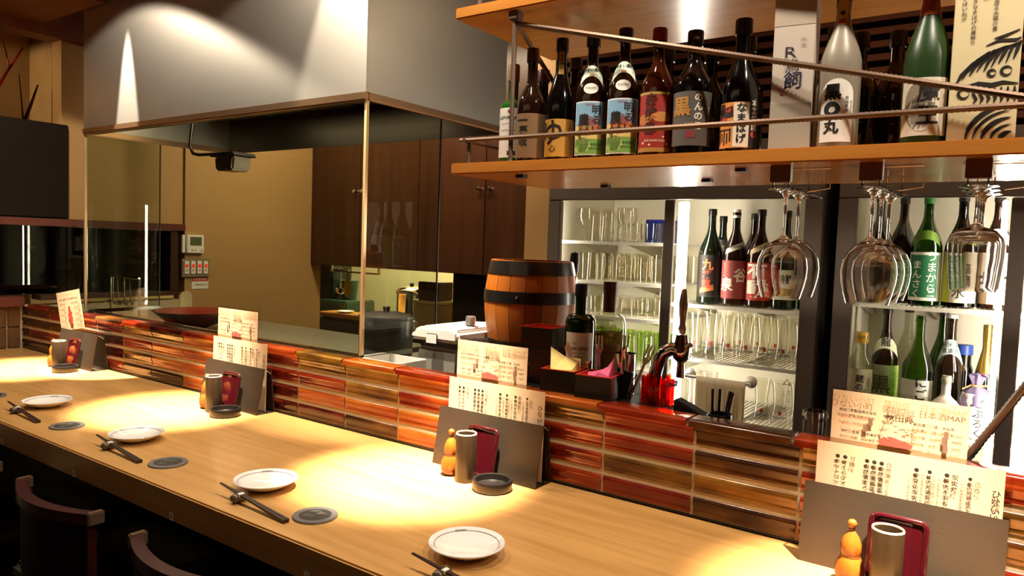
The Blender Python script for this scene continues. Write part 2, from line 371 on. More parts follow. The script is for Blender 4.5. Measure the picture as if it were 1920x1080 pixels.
# kitchen side bench behind the tiled wall
bench = thing('kitchen_bench', 'stainless steel kitchen bench behind the tiled bar wall', 'bench', (0, 0, 0))
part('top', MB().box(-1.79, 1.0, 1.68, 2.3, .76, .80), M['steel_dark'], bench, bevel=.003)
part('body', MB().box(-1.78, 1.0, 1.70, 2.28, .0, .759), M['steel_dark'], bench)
gt = thing('grill_table', 'stainless steel grill table inside the glass screen', 'table', (0, 0, 0))
part('top', MB().box(-3.72, -1.81, 1.76, 2.48, .86, .90), mat('grill_steel', '#8d8a78', .4, .8), gt, bevel=.003)
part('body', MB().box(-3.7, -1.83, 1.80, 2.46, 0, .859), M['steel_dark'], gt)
part('upstand', MB().box(-3.72, -1.81, 1.742, 1.758, .86, .97), mat('grill_steel', '#8d8a78'), gt)
# ================================================================ HOOD
hd = thing('range_hood', 'big brushed stainless steel range hood above the glass screen', 'range hood', (-2.771, 2.09, 1.826))
hx0, hx1, hy0, hy1 = -.968, .968, -.394, .388
part('front_panel', MB().box(hx0, hx1, hy0, hy0+.006, .028, .79), M['steel'], hd)
part('side_panel', MB().box(hx1-.006, hx1, hy0+.0065, hy1, .028, .79), M['steel'], hd)
part('side_panel', MB().box(hx0, hx0+.006, hy0+.0065, hy1, .028, .79), M['steel'], hd)
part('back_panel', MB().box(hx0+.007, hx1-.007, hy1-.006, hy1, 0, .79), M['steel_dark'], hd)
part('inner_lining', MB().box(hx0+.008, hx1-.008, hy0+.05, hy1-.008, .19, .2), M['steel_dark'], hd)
part('inner_lining', MB().add([(hx0+.02, hy0+.008, .03), (hx1-.02, hy0+.008, .03), (hx1-.02, hy0+.05, .19), (hx0+.02, hy0+.05, .19)], [(0, 1, 2, 3)]), M['steel_dark'], hd)
for k in range(5):
    x = hx0+.1+k*.36
    part('grease_filter', MB().box(x, x+.33, hy0+.12, hy1-.08, .165, .188), mat('filter_mesh', '#57534a', .4, .9, bump=((200, 20, 20), .6)), hd)
rim = MB(); lip = mat('hood_rim', '#c8a078', .34, 1)
rim.box(hx0-.004, hx1+.004, hy0-.006, hy0+.012, 0, .0275); part('rim', rim, lip, hd, bevel=.004)
part('rim', MB().box(hx1-.012, hx1+.006, hy0+.013, hy1, 0, .0275), lip, hd, bevel=.004)
part('rim', MB().box(hx0-.006, hx0+.012, hy0+.013, hy1, 0, .0275), lip, hd, bevel=.004)
part('gutter', MB().box(hx0+.013, hx1-.013, hy0+.013, hy0+.05, .004, .012), M['steel_dark'], hd)
# grease cup hung under the hood
gc = thing('grease_cup', 'small black lidded cup hung on a pipe under the hood', 'cup', (-3.06, 2.05, 1.70))
part('pipe', MB().tube([(-.36, .02, .30), (-.36, .0, .10), (-.33, 0, .062), (-.28, 0, .054), (0, 0, .05)], .008, 8), M['steel_dark'], gc, smooth=60)
part('lid', MB().prism([(-.10, .03), (.10, .03), (.085, .048), (-.085, .048)], 1, -.06, .06), M['soot'], gc, bevel=.003)
part('cup', MB().prism([(-.065, -.035), (.065, -.035), (.075, .0295), (-.075, .0295)], 1, -.05, .05), mat('cup_metal', '#6a5f4c', .3, .8), gc, bevel=.008)
# ================================================================ GLASS SCREEN
gs = thing('glass_screen', 'tall clear glass screen between the hood and the tiled wall', 'glass screen', (0, 0, 0))
part('front_pane', MB().box(-3.733, -1.809, 1.70, 1.708, .979, 1.824), M['pane'], gs)
part('side_pane', MB().box(-1.809, -1.801, 1.709, 2.076, .979, 1.824), M['pane'], gs)
part('side_pane', MB().box(-3.741, -3.733, 1.709, 2.072, .979, 1.824), M['pane'], gs)
edge = mat('glass_edge', '#c9a878', .2, .3)
for x, y in ((-1.8045, 1.7035), (-3.7375, 1.7035)): part('corner_trim', MB().box(x-.0055, x+.0055, y-.0055, y+.0055, .979, 1.825), edge, gs)
part('edge_trim', MB().box(-1.808, -1.802, 2.077, 2.081, .979, 1.825), M['steel_dark'], gs)
part('edge_trim', MB().box(-3.74, -3.734, 2.073, 2.077, .979, 1.825), M['steel_dark'], gs)
part('bottom_trim', MB().box(-3.733, -1.81, 1.698, 1.712, .9765, .9785), M['chrome'], gs)
part('bottom_trim', MB().box(-1.81, -1.80, 1.712, 2.08, .9615, .9785), M['chrome'], gs)
part('bottom_trim', MB().box(-3.742, -3.732, 1.712, 2.08, .9615, .9785), M['chrome'], gs)
# ================================================================ WALL CABINET
wc = thing('wall_cabinet', 'dark walnut hanging cabinet with small knobs behind the hood', 'cabinet', (-3.2175, 3.45, 1.178))
part('body', MB().box(-.98, .98, .024, .355, 0, 1.43), M['walnut'], wc)
for k, (a, b) in enumerate(((-.98, -.485), (-.480, .048), (.053, .579), (.584, .98))):
    d = part('door', MB().box(a, b, .0, .022, .002, 1.428), M['walnut'], wc, bevel=.002)
    kx = b-.035 if k in (0, 2) else a+.035
    kn = MB().lathe([(.0, -.030), (.011, -.030), (.0135, -.022), (.008, -.011), (.007, 0)], 12); kn.v = [(kx+x, z, .514+y) for x, y, z in kn.v]
    part('knob', kn, M['chrome'], d, smooth=50)
# switches on the beige wall
th = thing('thermostat', 'white wall thermostat with grey-green screen on beige wall', 'thermostat', (-4.2, 2.548, 1.303), PI/2)
part('body', MB().box(-.057, .057, -.022, -.001, -.057, .057), M['white'], th, bevel=.004)
part('screen', MB().box(-.036, .04, -.0235, -.0225, -.008, .044), mat('lcd', '#5c6446', .2), th)
for x in (-.02, .0, .04): part('button', MB().box(x-.005, x+.005, -.025, -.0225, -.04, -.032), flat('#b8b0a4'), th)
part('side_unit', MB().box(-.085, -.066, -.02, -.001, -.055, .055), M['white'], th, bevel=.003)
sp = thing('switch_panel', 'grey wall switch panel with four lit red switches', 'switch panel', (-4.2, 2.558, 1.155), PI/2)
part('plate', MB().box(-.092, .092, -.012, -.001, -.056, .057), mat('switch_plate', '#9c8c6a', .4, .4), sp, bevel=.003)
for k in range(4):
    s_ = part('switch', MB().box(-.078+k*.042, -.048+k*.042, -.018, -.0125, -.036, .044), M['white'], sp, bevel=.002)
    part('lamp', MB().box(-.072+k*.042, -.054+k*.042, -.0195, -.0185, .004, .024), mat('red_lamp', '#e03018', .4, emit=.6), s_)
    part('lamp', MB().box(-.067+k*.042, -.059+k*.042, -.0195, -.0185, -.02, -.008), flat('#c06040'), s_)
st = thing('warning_sticker', 'small white and red notice below the switch panel', 'sticker', (-4.2, 2.592, 1.062), PI/2)
part('paper', MB().box(-.056, .056, -.002, -.0005, -.037, .036), M['white'], st)
part('band', MB().box(-.055, .055, -.0026, -.0021, .010, .035), flat('#c0281c'), st)
part('lettering', text_flat(MB(), '火気使用禁止', .016, 0, .022, -.0032), flat('#f0e0d0'), st, kind='stuff')
part('lettering', text_flat(MB(), '換気扇を回す', .014, .01, -.012, -.0026), flat('#303030'), st, kind='stuff')
# ================================================================ KITCHEN BEYOND THE PASS
kb = thing('back_kitchen_table', 'stainless steel table in the kitchen beyond the pass', 'table', (0, 0, 0))
part('top', MB().box(-5.6, -2.95, 3.70, 4.5, .71, .75), M['steel_dark'], kb)
part('body', MB().box(-5.58, -2.97, 3.72, 4.48, 0, .709), M['steel_dark'], kb)
struct('wall_kitchen_far', MB().box(-6.1, -2.24, 4.85, 4.95, 0, 2.62), mat('kitchen_wall', '#c4b684', .6))
ur = thing('steel_rice_urn', 'shiny steel cylindrical urn with domed lid beyond the pass', 'urn', (-3.81, 4.1, .751))
part('body', MB().lathe([(.0, 0), (.118, 0), (.118, .015), (.112, .02), (.112, .21), (.118, .22), (0, .22)], 28), M['chrome'], ur, smooth=40)
part('lid', MB().lathe([(.119, .2205), (.119, .235), (.095, .262), (.04, .275), (.0, .278)], 28), M['chrome'], ur, smooth=60)
part('lid_knob', MB().lathe([(.015, .278), (.018, .295), (0, .30)], 12), M['black'], ur, smooth=60)
fb = thing('food_container', 'beige plastic tub with lid beside the steel urn', 'container', (-3.40, 3.90, .751))
part('tub', MB().prism([(-.10, 0), (.10, 0), (.12, .18), (-.12, .18)], 1, -.1, .1), mat('tub_beige', '#b59a68', .4), fb, bevel=.01)
part('lid', MB().box(-.125, .125, -.105, .105, .1805, .205), mat('tub_lid', '#c9b483', .4), fb, bevel=.006)
fb2 = solo('storage_box', 'brown square storage box stacked on the beige tub', 'box', MB().box(-.1, .09, -.08, .08, 0, .13), mat('kraft_box', '#5f4326', .6), (-3.39, 3.90, .9565), bevel=.004)
mc = thing('green_machine', 'dark green kitchen appliance seen through the pass', 'appliance', (-4.62, 4.1, .751))
gm = mat('machine_green', '#3a4a36', .35)
part('base', MB().box(-.3, .26, -.16, .16, 0, .12), gm, mc, bevel=.012)
part('column', MB().box(-.26, .02, -.1, .12, .121, .46), mat('machine_dark', '#171d16', .4), mc, bevel=.01)
part('hopper', MB().lathe([(0, .121), (.06, .121), (.075, .27), (.075, .28), (0, .28)], 16, (.12, 0, 0)), gm, mc, smooth=40)
part('handle', MB().tube([(-.02, -.05, .36), (.14, -.08, .38), (.2, -.08, .36)], .012, 8), M['chrome'], mc, smooth=60)
hr = thing('utensil_rail', 'steel utensil rail fixed under the wall cabinet', 'rail', (-3.9, 3.60, 1.13))
part('bar', MB().tube([(-.25, 0, 0), (.25, 0, 0)], .006, 8), M['chrome'], hr); part('bracket', MB().box(-.25, -.235, -.006, .006, .0, .0475), M['chrome'], hr); part('bracket', MB().box(.235, .25, -.006, .006, .0, .0475), M['chrome'], hr)
pd = solo('rice_paddle', 'yellow paddle hanging from the utensil rail', 'paddle', MB().prism([(-.02, 0), (.02, 0), (.034, .08), (.028, .12), (.01, .135), (.008, .18), (-.008, .18), (-.01, .135), (-.028, .12), (-.034, .08)], 1, -.004, .004), mat('paddle_yellow', '#c4a83a', .4), (-3.96, 3.589, .95))
solo('hanging_scoop', 'steel scoop hanging beside the yellow paddle', 'scoop', MB().tube([(0, 0, .18), (0, 0, .06)], .005, 8).lathe([(0, 0), (.03, .012), (.036, .045), (.034, .045), (.028, .014), (0, .004)], 14, (0, 0, .015)), M['chrome'], (-4.03, 3.588, .95), smooth=50)
pot = thing('black_pot', 'dark grey stew pot standing on the grill table', 'pot', (-2.085, 2.10, .901))
part('body', MB().lathe([(0, 0), (.10, 0), (.108, .01), (.108, .15), (.113, .155), (0, .155)], 26), mat('pot_grey', '#3a3330', .3, .3), pot, smooth=40)
part('lid', MB().lathe([(.112, .1555), (.112, .165), (.06, .178), (0, .18)], 26), mat('pot_grey', '#3a3330'), pot, smooth=60)
part('lid_knob', MB().lathe([(.012, .18), (.016, .2), (0, .204)], 12), M['black'], pot, smooth=60)
tr = thing('wooden_tray', 'long wooden serving board with dark rim in the pass', 'board', (-4.12, 3.83, .751))
part('board', MB().box(-.33, .33, -.11, .11, .02, .05), M['shelf'], tr, bevel=.004)
part('foot', MB().box(-.3, -.2, -.07, .07, 0, .0195), M['panel'], tr); part('foot', MB().box(.2, .3, -.07, .07, 0, .0195), M['panel'], tr)
solo('side_plate', 'small pale plate on the wooden serving board', 'plate', MB().lathe([(0, 0), (.03, 0), (.062, .01), (.066, .014), (.06, .013), (.03, .006), (0, .005)], 24), M['plate'], (-4.24, 3.83, .8015), smooth=60)
rp = thing('red_bowl_lid', 'wide red lacquer bowl lying inside the glass screen', 'bowl', (-3.32, 2.02, .901))
part('bowl', MB().openlathe([(.0, .004), (.05, .0), (.12, .03), (.185, .085), (.19, .09), (.182, .088), (.118, .037), (.05, .008), (0, .01)], 32), mat('dull_red_lacquer', '#6e1a12', .25, coat=.4), rp, smooth=60)
ld = thing('ladle_rack', 'row of hanging ladles in front of the dark window', 'ladles', (-3.95, 2.0, .98))
part('stand', MB().box(-.17, .17, -.02, .02, -.98, -.93).tube([(-.15, 0, -.93), (-.15, 0, .14)], .006).tube([(.15, 0, -.93), (.15, 0, .14)], .006).tube([(-.15, 0, .14), (.15, 0, .14)], .006), M['chrome'], ld, smooth=50)
for k, x in enumerate((-.1, -.06, .02, .07)):
    part('ladle', MB().tube([(x, -.012, .14), (x+.02*(k % 2), -.012, .02), (x+.03*(k % 2), -.02, .0)], .004).lathe([(0, -.012), (.022, 0), (.024, .012), (.02, .012), (0, -.006)], 12, (x+.03*(k % 2), -.03, .0)), M['chrome'], ld, smooth=50)
solo('cutting_board', 'small pale cutting board standing near the ladles', 'board', MB().prism([(-.035, 0), (.035, 0), (.035, .13), (.02, .15), (-.02, .15), (-.035, .13)], 0, -.008, .008), mat('pale_board', '#cdb98a', .5), (-3.70, 2.2, .9011), bevel=.002)
# ================================================================ BOTTLES
def prof_fn(pts):
    def f(z):
        for (r0, z0), (r1, z1) in zip(pts, pts[1:]):
            if z0 <= z <= z1 and z1 > z0: return r0+(r1-r0)*(z-z0)/(z1-z0)
        return pts[0][0] if z < pts[0][1] else pts[-1][0]
    return f
def bottle_pts(h, r, rn, b, s, square=False):
    p = [(r*.9, 0), (r, .006), (r, b)]
    n = 8
    for i in range(1, n+1):
        t = i/n
        k = (1-math.cos(PI*t))/2 if not square else (t**3)
        if square: zz = b+(s-b)*math.sin(t*PI/2); rr = rn+(r-rn)*math.cos(t*PI/2)**.7 if t < 1 else rn
        else: zz = b+(s-b)*t; rr = r+(rn-r)*k
        p.append((max(rr, rn), zz))
    p += [(rn, h-.02), (rn*1.12, h-.018), (rn*1.12, h-.008), (rn, h-.006), (rn, h)]
    return p
def shape2d(shape, w, z0, z1):
    c = (z0+z1)/2; n = 20
    if shape == 'rect': return [(-w/2, z0), (w/2, z0), (w/2, z1), (-w/2, z1)]
    if shape == 'oval': return [(w/2*math.cos(2*PI*i/n), c+(z1-z0)/2*math.sin(2*PI*i/n)) for i in range(n)]
    if shape == 'arch':
        hh = min(w*.5, (z1-z0)*.45)
        return [(-w/2, z0), (w/2, z0)]+[(w/2*math.cos(PI*i/12), z1-hh+hh*math.sin(PI*i/12)) for i in range(13)]
    if shape == 'crescent':                       # shoulder label drooping at both ends
        d = (z1-z0)*.45; th = (z1-z0)-d; N = 12
        top = [(-w/2+w*i/N, z1-d*(2*i/N-1)**2) for i in range(N+1)]; bot = [(w/2-w*i/N, z1-th-d*(2*i/N-1)**2) for i in range(N+1)]
        return top[::-1]+bot[::-1]
    if shape == 'sash':                           # slanting strip
        return [(-w/2, z0), (-w/2+.004, z0+.022), (w/2, z1), (w/2+.004, z1-.024)]
    if shape == 'heart': return [(-w/2, z1), (-w/2, c), (0, z0), (w/2, c), (w/2, z1)]
def wrap(mb, f, off, zstep=.02):
    """bend a flat sheet onto the bottle profile f(z)"""
    bm = bmesh.new(); me = bpy.data.meshes.new('b'); me.from_pydata(mb.v, [], mb.f); bm.from_mesh(me); bpy.data.meshes.remove(me)
    for ax, step in ((0, .007), (2, zstep)):
        cs = [v.co[ax] for v in bm.verts]; x = math.floor(min(cs)/step)*step+step; no = [0, 0, 0]; no[ax] = 1
        while x < max(cs)-1e-5:
            co = [0, 0, 0]; co[ax] = x
            bmesh.ops.bisect_plane(bm, geom=bm.verts[:]+bm.edges[:]+bm.faces[:], plane_co=co, plane_no=no, dist=1e-7); x += step
    out = MB(); bm.verts.index_update()
    for v in bm.verts:
        r = f(v.co.z)+off; a = v.co.x/(f(v.co.z)+.0005); out.v.append((r*math.sin(a), -r*math.cos(a), v.co.z))
    out.f = [[v.index for v in fc.verts] for fc in bm.faces]; bm.free(); return out
def add_labels(root, f, labels):
    for L in labels:
        sh = MB(); p = shape2d(L.get('shape', 'rect'), L['w'], L['z0'], L['z1']); sh.add([(a, 0, b) for a, b in p], [tuple(range(len(p)))])
        lb = part(L.get('name', 'front_label'), wrap(sh, f, .0008), L['m'] if not isinstance(L['m'], str) else flat(L['m']), root, smooth=60)
        for (shp, w_, x_, z0_, z1_, c_) in L.get('patch', []):
            q = shape2d(shp, w_, z0_, z1_); part('printed_patch', wrap(MB().add([(a+x_, 0, b) for a, b in q], [tuple(range(len(q)))]), f, .0012), flat(c_) if isinstance(c_, str) else c_, lb, smooth=60)
        for T in L.get('txt', []):
            s, size, x, z, vert, c = T[:6]; bold = T[6] if len(T) > 6 else 0
            part('lettering', wrap(text_flat(MB(), s, size, x, z, 0, vert, bold), f, .0016, .05), flat(c) if isinstance(c, str) else c, lb)
def bottle(name, label, x, y, z, h, r, glass, rn=.0135, b=.54, s=.80, cap=None, labels=(), rz=None, group=None, square=False, fill=None, n=28):
    if rz is None: rz = .85*math.atan2(-x, y)
    t = thing(name, label, 'bottle', (x, y, z), rz, group)
    pts = bottle_pts(h, r, rn, b*h, s*h, square); f = prof_fn(pts)
    part('glass_body', MB().lathe([(0, 0)]+pts+[(0, h)], n), glass, t, smooth=35)
    if cap:
        cm, ch, cr = cap; z0 = h-ch
        part('cap', MB().lathe([(cr, z0), (cr, h+.003), (cr*.93, h+.006), (0, h+.006)] if ch < .06 else [(f(z0)+.0012, z0), (f((z0+h)/2)+.0012, (z0+h)/2), (rn*1.2, h-.02), (rn*1.2, h+.004), (0, h+.005)], 22), cm, t, smooth=35)
    if fill:
        part('liquid', MB().lathe([(0, .004), (r*.9, .004)]+[(f(fill[1]*h*k/10)*.93, fill[1]*h*k/10) for k in range(1, 11)]+[(0, fill[1]*h)], 20), fill[0], t, smooth=35)
    add_labels(t, f, labels); return t
SZ = 1.586
blk = flat('#17120e'); K = '#17120e'
cap_black = mat('cap_black', '#100d0c', .35); cap_red = mat('cap_red', '#7a1c14', .3); cap_wine = mat('cap_wine', '#4a1418', .3)
# shelf boards ---------------------------------------------------
for nm, z0, lab in (('bottle_shelf', 1.5555, 'long wooden shelf carrying the front row of liquor bottles'), ('upper_shelf', 1.974, 'upper wooden shelf hanging above the liquor bottles')):
    t = thing(nm, lab, 'shelf', (-1.307, 1.55, z0))
    part('board', MB().box(0, 2.0, 0, .495, 0, .0297), M['shelf'], t, bevel=.003)
    if z0 < 1.7:
        for x, y in ((.19, .07), (.27, .40), (.78, .08), (.62, .30)): part('fixing_plate', MB().box(x-.012, x+.012, y-.012, y+.012, -.008, -.0005), M['panel'], t)
def rebar(name, a, b, r=.0055, parent=None):
    a = Vector(a); b = Vector(b); L = (b-a).length; n = max(4, int(L/.0045)); mb = MB()
    mb.tube([a.lerp(b, i/n) for i in range(n+1)], r, 7, [r*(1.0 if i % 2 else 1.22) for i in range(n+1)])
    return part(name, mb, M['rebar'], parent, smooth=30)
rr = thing('rebar_guard_rail', 'ribbed iron rod guard rail along the bottle shelf', 'rail', (0, 0, 0))
rebar('front_rod', (-1.288, 1.564, 1.648), (.66, 1.564, 1.640), .0055, rr)
rebar('side_rod', (-1.268, 1.556, 1.646), (-1.268, 2.03, 1.646), .0055, rr)
rebar('post', (-1.262, 1.572, 1.5855), (-1.262, 1.572, 1.66), .005, rr)
rebar('post', (.6, 1.572, 1.5855), (.6, 1.572, 1.66), .005, rr)
br = thing('rebar_brace', 'ribbed iron brace rods tied below the upper shelf', 'rod', (0, 0, 0))
rebar('diagonal_rod', (-1.122, 1.578, 1.944), (.02, 1.578, 1.650), .006, br)
rebar('upright_rod', (-1.122, 1.572, 1.586), (-1.122, 1.572, 1.973), .006, br)
rebar('rear_rod', (-1.122, 1.582, 1.944), (-1.135, 2.02, 1.70), .006, br)
rebar('upright_rod', (-.492, 1.72, 1.586), (-.492, 1.72, 1.973), .006, br)
part('hook', MB().cbox((-1.122, 1.575, 1.962), (.03, .03, .022)), M['rebar'], br, bevel=.003)
for x in (-1.262, .6):
    hg = thing('rebar_hanger', 'ribbed iron hanger rod from ceiling to %s end of upper shelf' % ('the free' if x < 0 else 'the far'), 'rod', (0, 0, 0))
    rebar('rod', (x, 1.60, 2.0045), (x, 1.60, 2.619), .006, hg); part('nut', MB().lathe([(.012, 0), (.012, .012)], 6, (x, 1.60, 2.0045)), M['rebar'], hg)
# front row ------------------------------------------------------
Yb = 1.64
bottle('whisky_bottle', 'slim green whisky bottle with white label at the free end of the shelf', -1.186, 1.665, SZ, .272, .034, mat('bottle_bright_green', '#1d5214', .06, coat=.4), .014, .60, .68, (mat('cork_capsule', '#a8805a', .5), .04, .0165), [
    dict(z0=.02, z1=.155, w=.088, m='#d8d0c4', txt=[('LAPHROAIG', .0125, 0, .128, False, K, .01), ('ISLAY SINGLE MALT', .0048, 0, .112, False, K), ('SCOTCH WHISKY', .006, 0, .094, False, K)], patch=[('rect', .03, .012, .026, .038, '#2a2522'), ('oval', .008, 0, .14, .15, '#7a3020')])], rz=.35)
bottle('shochu_bottle', 'brown bottle with brown paper label and wine-red cap', -1.103, 1.635, SZ, .298, .0395, M['g_brown'], .0135, .50, .76, (cap_wine, .03, .017), [
    dict(z0=.012, z1=.128, w=.115, m=flat('#7a5a38'), txt=[('一', .034, -.022, .108, True, K, .02), ('壱岐', .028, -.018, .068, True, K, .012)])])
bottle('shochu_bottle', 'black bottle with yellow label and yellow neck strip', -1.014, 1.638, SZ, .313, .037, M['g_black'], .013, .44, .84, (cap_black, .028, .0165), [
    dict(z0=.012, z1=.108, w=.108, m=flat('#c08a34'), txt=[('ゆ', .07, -.02, .07, False, K, .015), ('本格焼酎', .008, .03, .08, True, '#5a3c14'), ('鹿児島', .006, .038, .04, True, '#5a3c14'), ('心', .02, -.016, .032, False, K, .01)]),
    dict(name='neck_strip', z0=.225, z1=.312, w=.014, m=flat('#c8a040'), txt=[('本格麦焼酎', .010, 0, .262, True, K)])])
for x, yy, hh, gl in ((-.923, 1.64, .313, 0), (-.833, 1.64, .314, 1)):
    bottle('shochu_bottle', 'brown bottle with bright sky and green field label next to the ' + ('yellow label bottle', 'red label bottle')[gl], x, yy, SZ, hh, .0395, M['g_brown'], .0135, .52, .82, (cap_black, .026, .018), [
        dict(z0=.012, z1=.145, w=.092, m=flat('#e8e4dc'), patch=[('rect', .086, 0, .085, .142, '#7fa8c4'), ('rect', .086, 0, .050, .085, '#d8c070'), ('oval', .052, -.004, .06, .108, '#d8502a'), ('rect', .086, 0, .015, .052, '#6fa044'), ('oval', .05, -.02, .016, .056, '#a8b860'), ('rect', .014, .032, .098, .122, '#c8604a')],
             txt=[('明るい', .024, .016, .098, True, K, .02), ('農村', .032, -.016, .080, True, K, .02), ('本格焼酎', .008, .018, .038, False, '#243018'), ('霧島町蒸留所', .0055, .015, .028, False, '#243018'), ('芋製焼酎', .006, 0, .136, False, '#b04030')]),
        dict(name='badge', shape='oval', z0=.163, z1=.19, w=.038, m='#ded8cc', txt=[('本格焼酎', .007, 0, .178, False, '#807060')]),
        dict(name='shoulder_label', shape='crescent', z0=.186, z1=.238, w=.064, m='#cfd8c0', patch=[('oval', .012, 0, .2085, .2145, '#d07040')], txt=[('明るい農村', .0098, 0, .2255, False, K, .025)])],
        group='look-alike sky-and-field label bottles', n=26)
bottle('shochu_bottle', 'amber bottle with red label of gold hills and flowers', -.743, 1.64, SZ, .302, .0395, mat('bottle_redbrown', '#2c0c04', .06, coat=.3), .0135, .54, .80, (cap_red, .024, .0175), [
    dict(z0=.012, z1=.152, w=.108, m=flat('#9c2418'), patch=[('rect', .108, 0, .146, .152, '#b08a40'), ('rect', .108, 0, .012, .022, '#a87a34'), ('oval', .05, .014, .082, .106, '#c8843a'), ('oval', .04, -.03, .075, .10, '#b8702e'), ('oval', .007, -.03, .03, .036, '#e0c8a0'), ('oval', .007, .03, .028, .034, '#e0c8a0'), ('oval', .006, .02, .045, .05, '#e0c8a0'), ('oval', .006, -.012, .026, .031, '#e0c8a0')],
         txt=[('赤霧島', .032, -.012, .098, True, '#4a0c08', .03), ('本格芋焼酎', .0085, .03, .115, True, '#3c0a08'), ('霧島酒造株式会社', .0065, 0, .038, False, '#e8cfa8')])])
bottle('shochu_bottle', 'black bottle with grey label and gold and white characters', -.654, 1.64, SZ, .284, .043, M['g_black'], .0155, .56, .80, (cap_black, .03, .0185), [
    dict(z0=.022, z1=.145, w=.122, m=flat('#57504a'), patch=[('rect', .02, 0, .04, .055, '#8a3030')], txt=[('黒', .046, -.024, .108, False, '#b07a34', .03), ('のんのこ', .021, .016, .098, True, '#e6ded0', .03), ('本格焼酎', .008, .045, .095, True, '#b8b0a0'), ('長期貯蔵', .007, .001, .07, False, '#c8a050')]),
    dict(name='neck_band', z0=.262, z1=.286, w=.05, m=cap_black, txt=[('賞味', .008, -.004, .279, False, '#e0d8c8', .02), ('100', .009, .003, .27, False, '#e0d8c8', .02)])])
bottle('shochu_bottle', 'black bottle with bold orange brush-stroke label', -.542, 1.64, SZ, .294, .040, M['g_black'], .016, .46, .80, (cap_black, .028, .019), [
    dict(z0=.012, z1=.112, w=.118, m=flat('#d98a3a'), patch=[('rect', .034, .006, .014, .11, '#e8dcc8'), ('rect', .038, .042, .012, .112, '#1c1512'), ('oval', .022, -.036, .062, .08, '#b8301c'), ('oval', .014, -.024, .09, .102, '#b8301c'), ('oval', .016, .036, .034, .05, '#c04a3a')]+[('rect', .0035, -.055+.0075*k, .018+.004*(k % 3), .045+.01*(k % 2), '#2a1410') for k in range(6)]+[('rect', .036, -.036, .05, .0535, '#2a1410'), ('sash', .04, -.034, .074, .104, '#2a1410'), ('sash', .022, -.045, .088, .110, '#2a1410')],
         txt=[('なまはげ', .022, .006, .064, True, K, .03), ('本格焼酎', .017, .036, .083, True, '#e0d4c0', .02)])])
def carton(name, label, x, y, z, w_, d_, h_, m, rz=0, faces=()):
    t = thing(name, label, 'box', (x, y, z), rz)
    part('carton', MB().box(-w_/2, w_/2, -d_/2, d_/2, 0, h_), m, t, bevel=.001)
    for fn in faces: fn(t, w_, d_, h_)
    return t
def torikai(t, w_, d_, h_):
    y = -d_/2-.0006
    part('grey_band', MB().box(-w_/2, w_/2, y, y+.0004, 0, .10), flat('#a89c8c'), t); part('grey_band', MB().box(-w_/2, w_/2, y, y+.0004, .262, h_), flat('#b8a898'), t)
    mb = MB(); text_flat(mb, 'R', .034, -.006, .205, y-.0006, bold=-.01, sx=1.3); text_flat(mb, '鳥', .03, 0, .176, y-.0006); text_flat(mb, '飼', .038, .002, .145, y-.0006, bold=.005)
    part('lettering', mb, flat('#1c1a3a'), t)
    mb = MB(); text_flat(mb, '吟香', .011, .02, .225, y-.0006, True); text_flat(mb, '鳥飼酒造場', .006, -.014, .18, y-.0006, True); part('lettering', mb, flat('#a89890'), t)
    part('seal', MB().box(-.024, -.017, y-.0008, y-.0003, .12, .128), flat('#a06858'), t)
carton('bottle_carton', 'tall pale grey bottle carton with flowing indigo lettering', -.428, 1.645, SZ, .082, .082, .322, flat('#c9bcae'), .12, (torikai,))
bottle('shochu_bottle', 'frosted grey bottle with white arched label and black ring', -.336, 1.64, SZ, .312, .0405, M['g_frost'], .0135, .55, .90, (cap_black, .012, .015), [
    dict(shape='arch', z0=.014, z1=.142, w=.066, m='#ece6dc', patch=[], txt=[('黒', .034, -.008, .113, False, K, .03), ('○', .034, -.008, .078, False, K, .09), ('丸', .03, -.008, .043, False, K, .03), ('本格芋焼酎', .0085, .020, .085, True, K), ('鹿児島県産', .005, .029, .085, True, '#706860')]),
    dict(name='neck_strip', z0=.255, z1=.314, w=.02, m='#d0a040', patch=[('oval', .010, 0, .275, .285, '#2a2018'), ('rect', .014, 0, .258, .27, '#b84a2a')])], rz=.1)
bottle('shochu_bottle', 'matte green bottle with orange foil neck and brushwork label', -.178, 1.64, SZ, .322, .041, M['g_maou'], .0135, .50, .88, (mat('orange_foil', '#9a4818', .3, .4), .07, .016), [
    dict(z0=.018, z1=.128, w=.092, m='#d8cdb8', patch=[('oval', .056, -.008, .03, .122, '#8a7c68'), ('oval', .05, -.002, .026, .10, '#ddd4c4')], txt=[('魔', .04, .008, .098, False, K, .02), ('王', .04, .008, .054, False, K, .02), ('本格焼酎', .006, -.034, .06, True, '#806848'), ('名門の粋', .006, .037, .085, True, '#a03828')])], rz=.06)
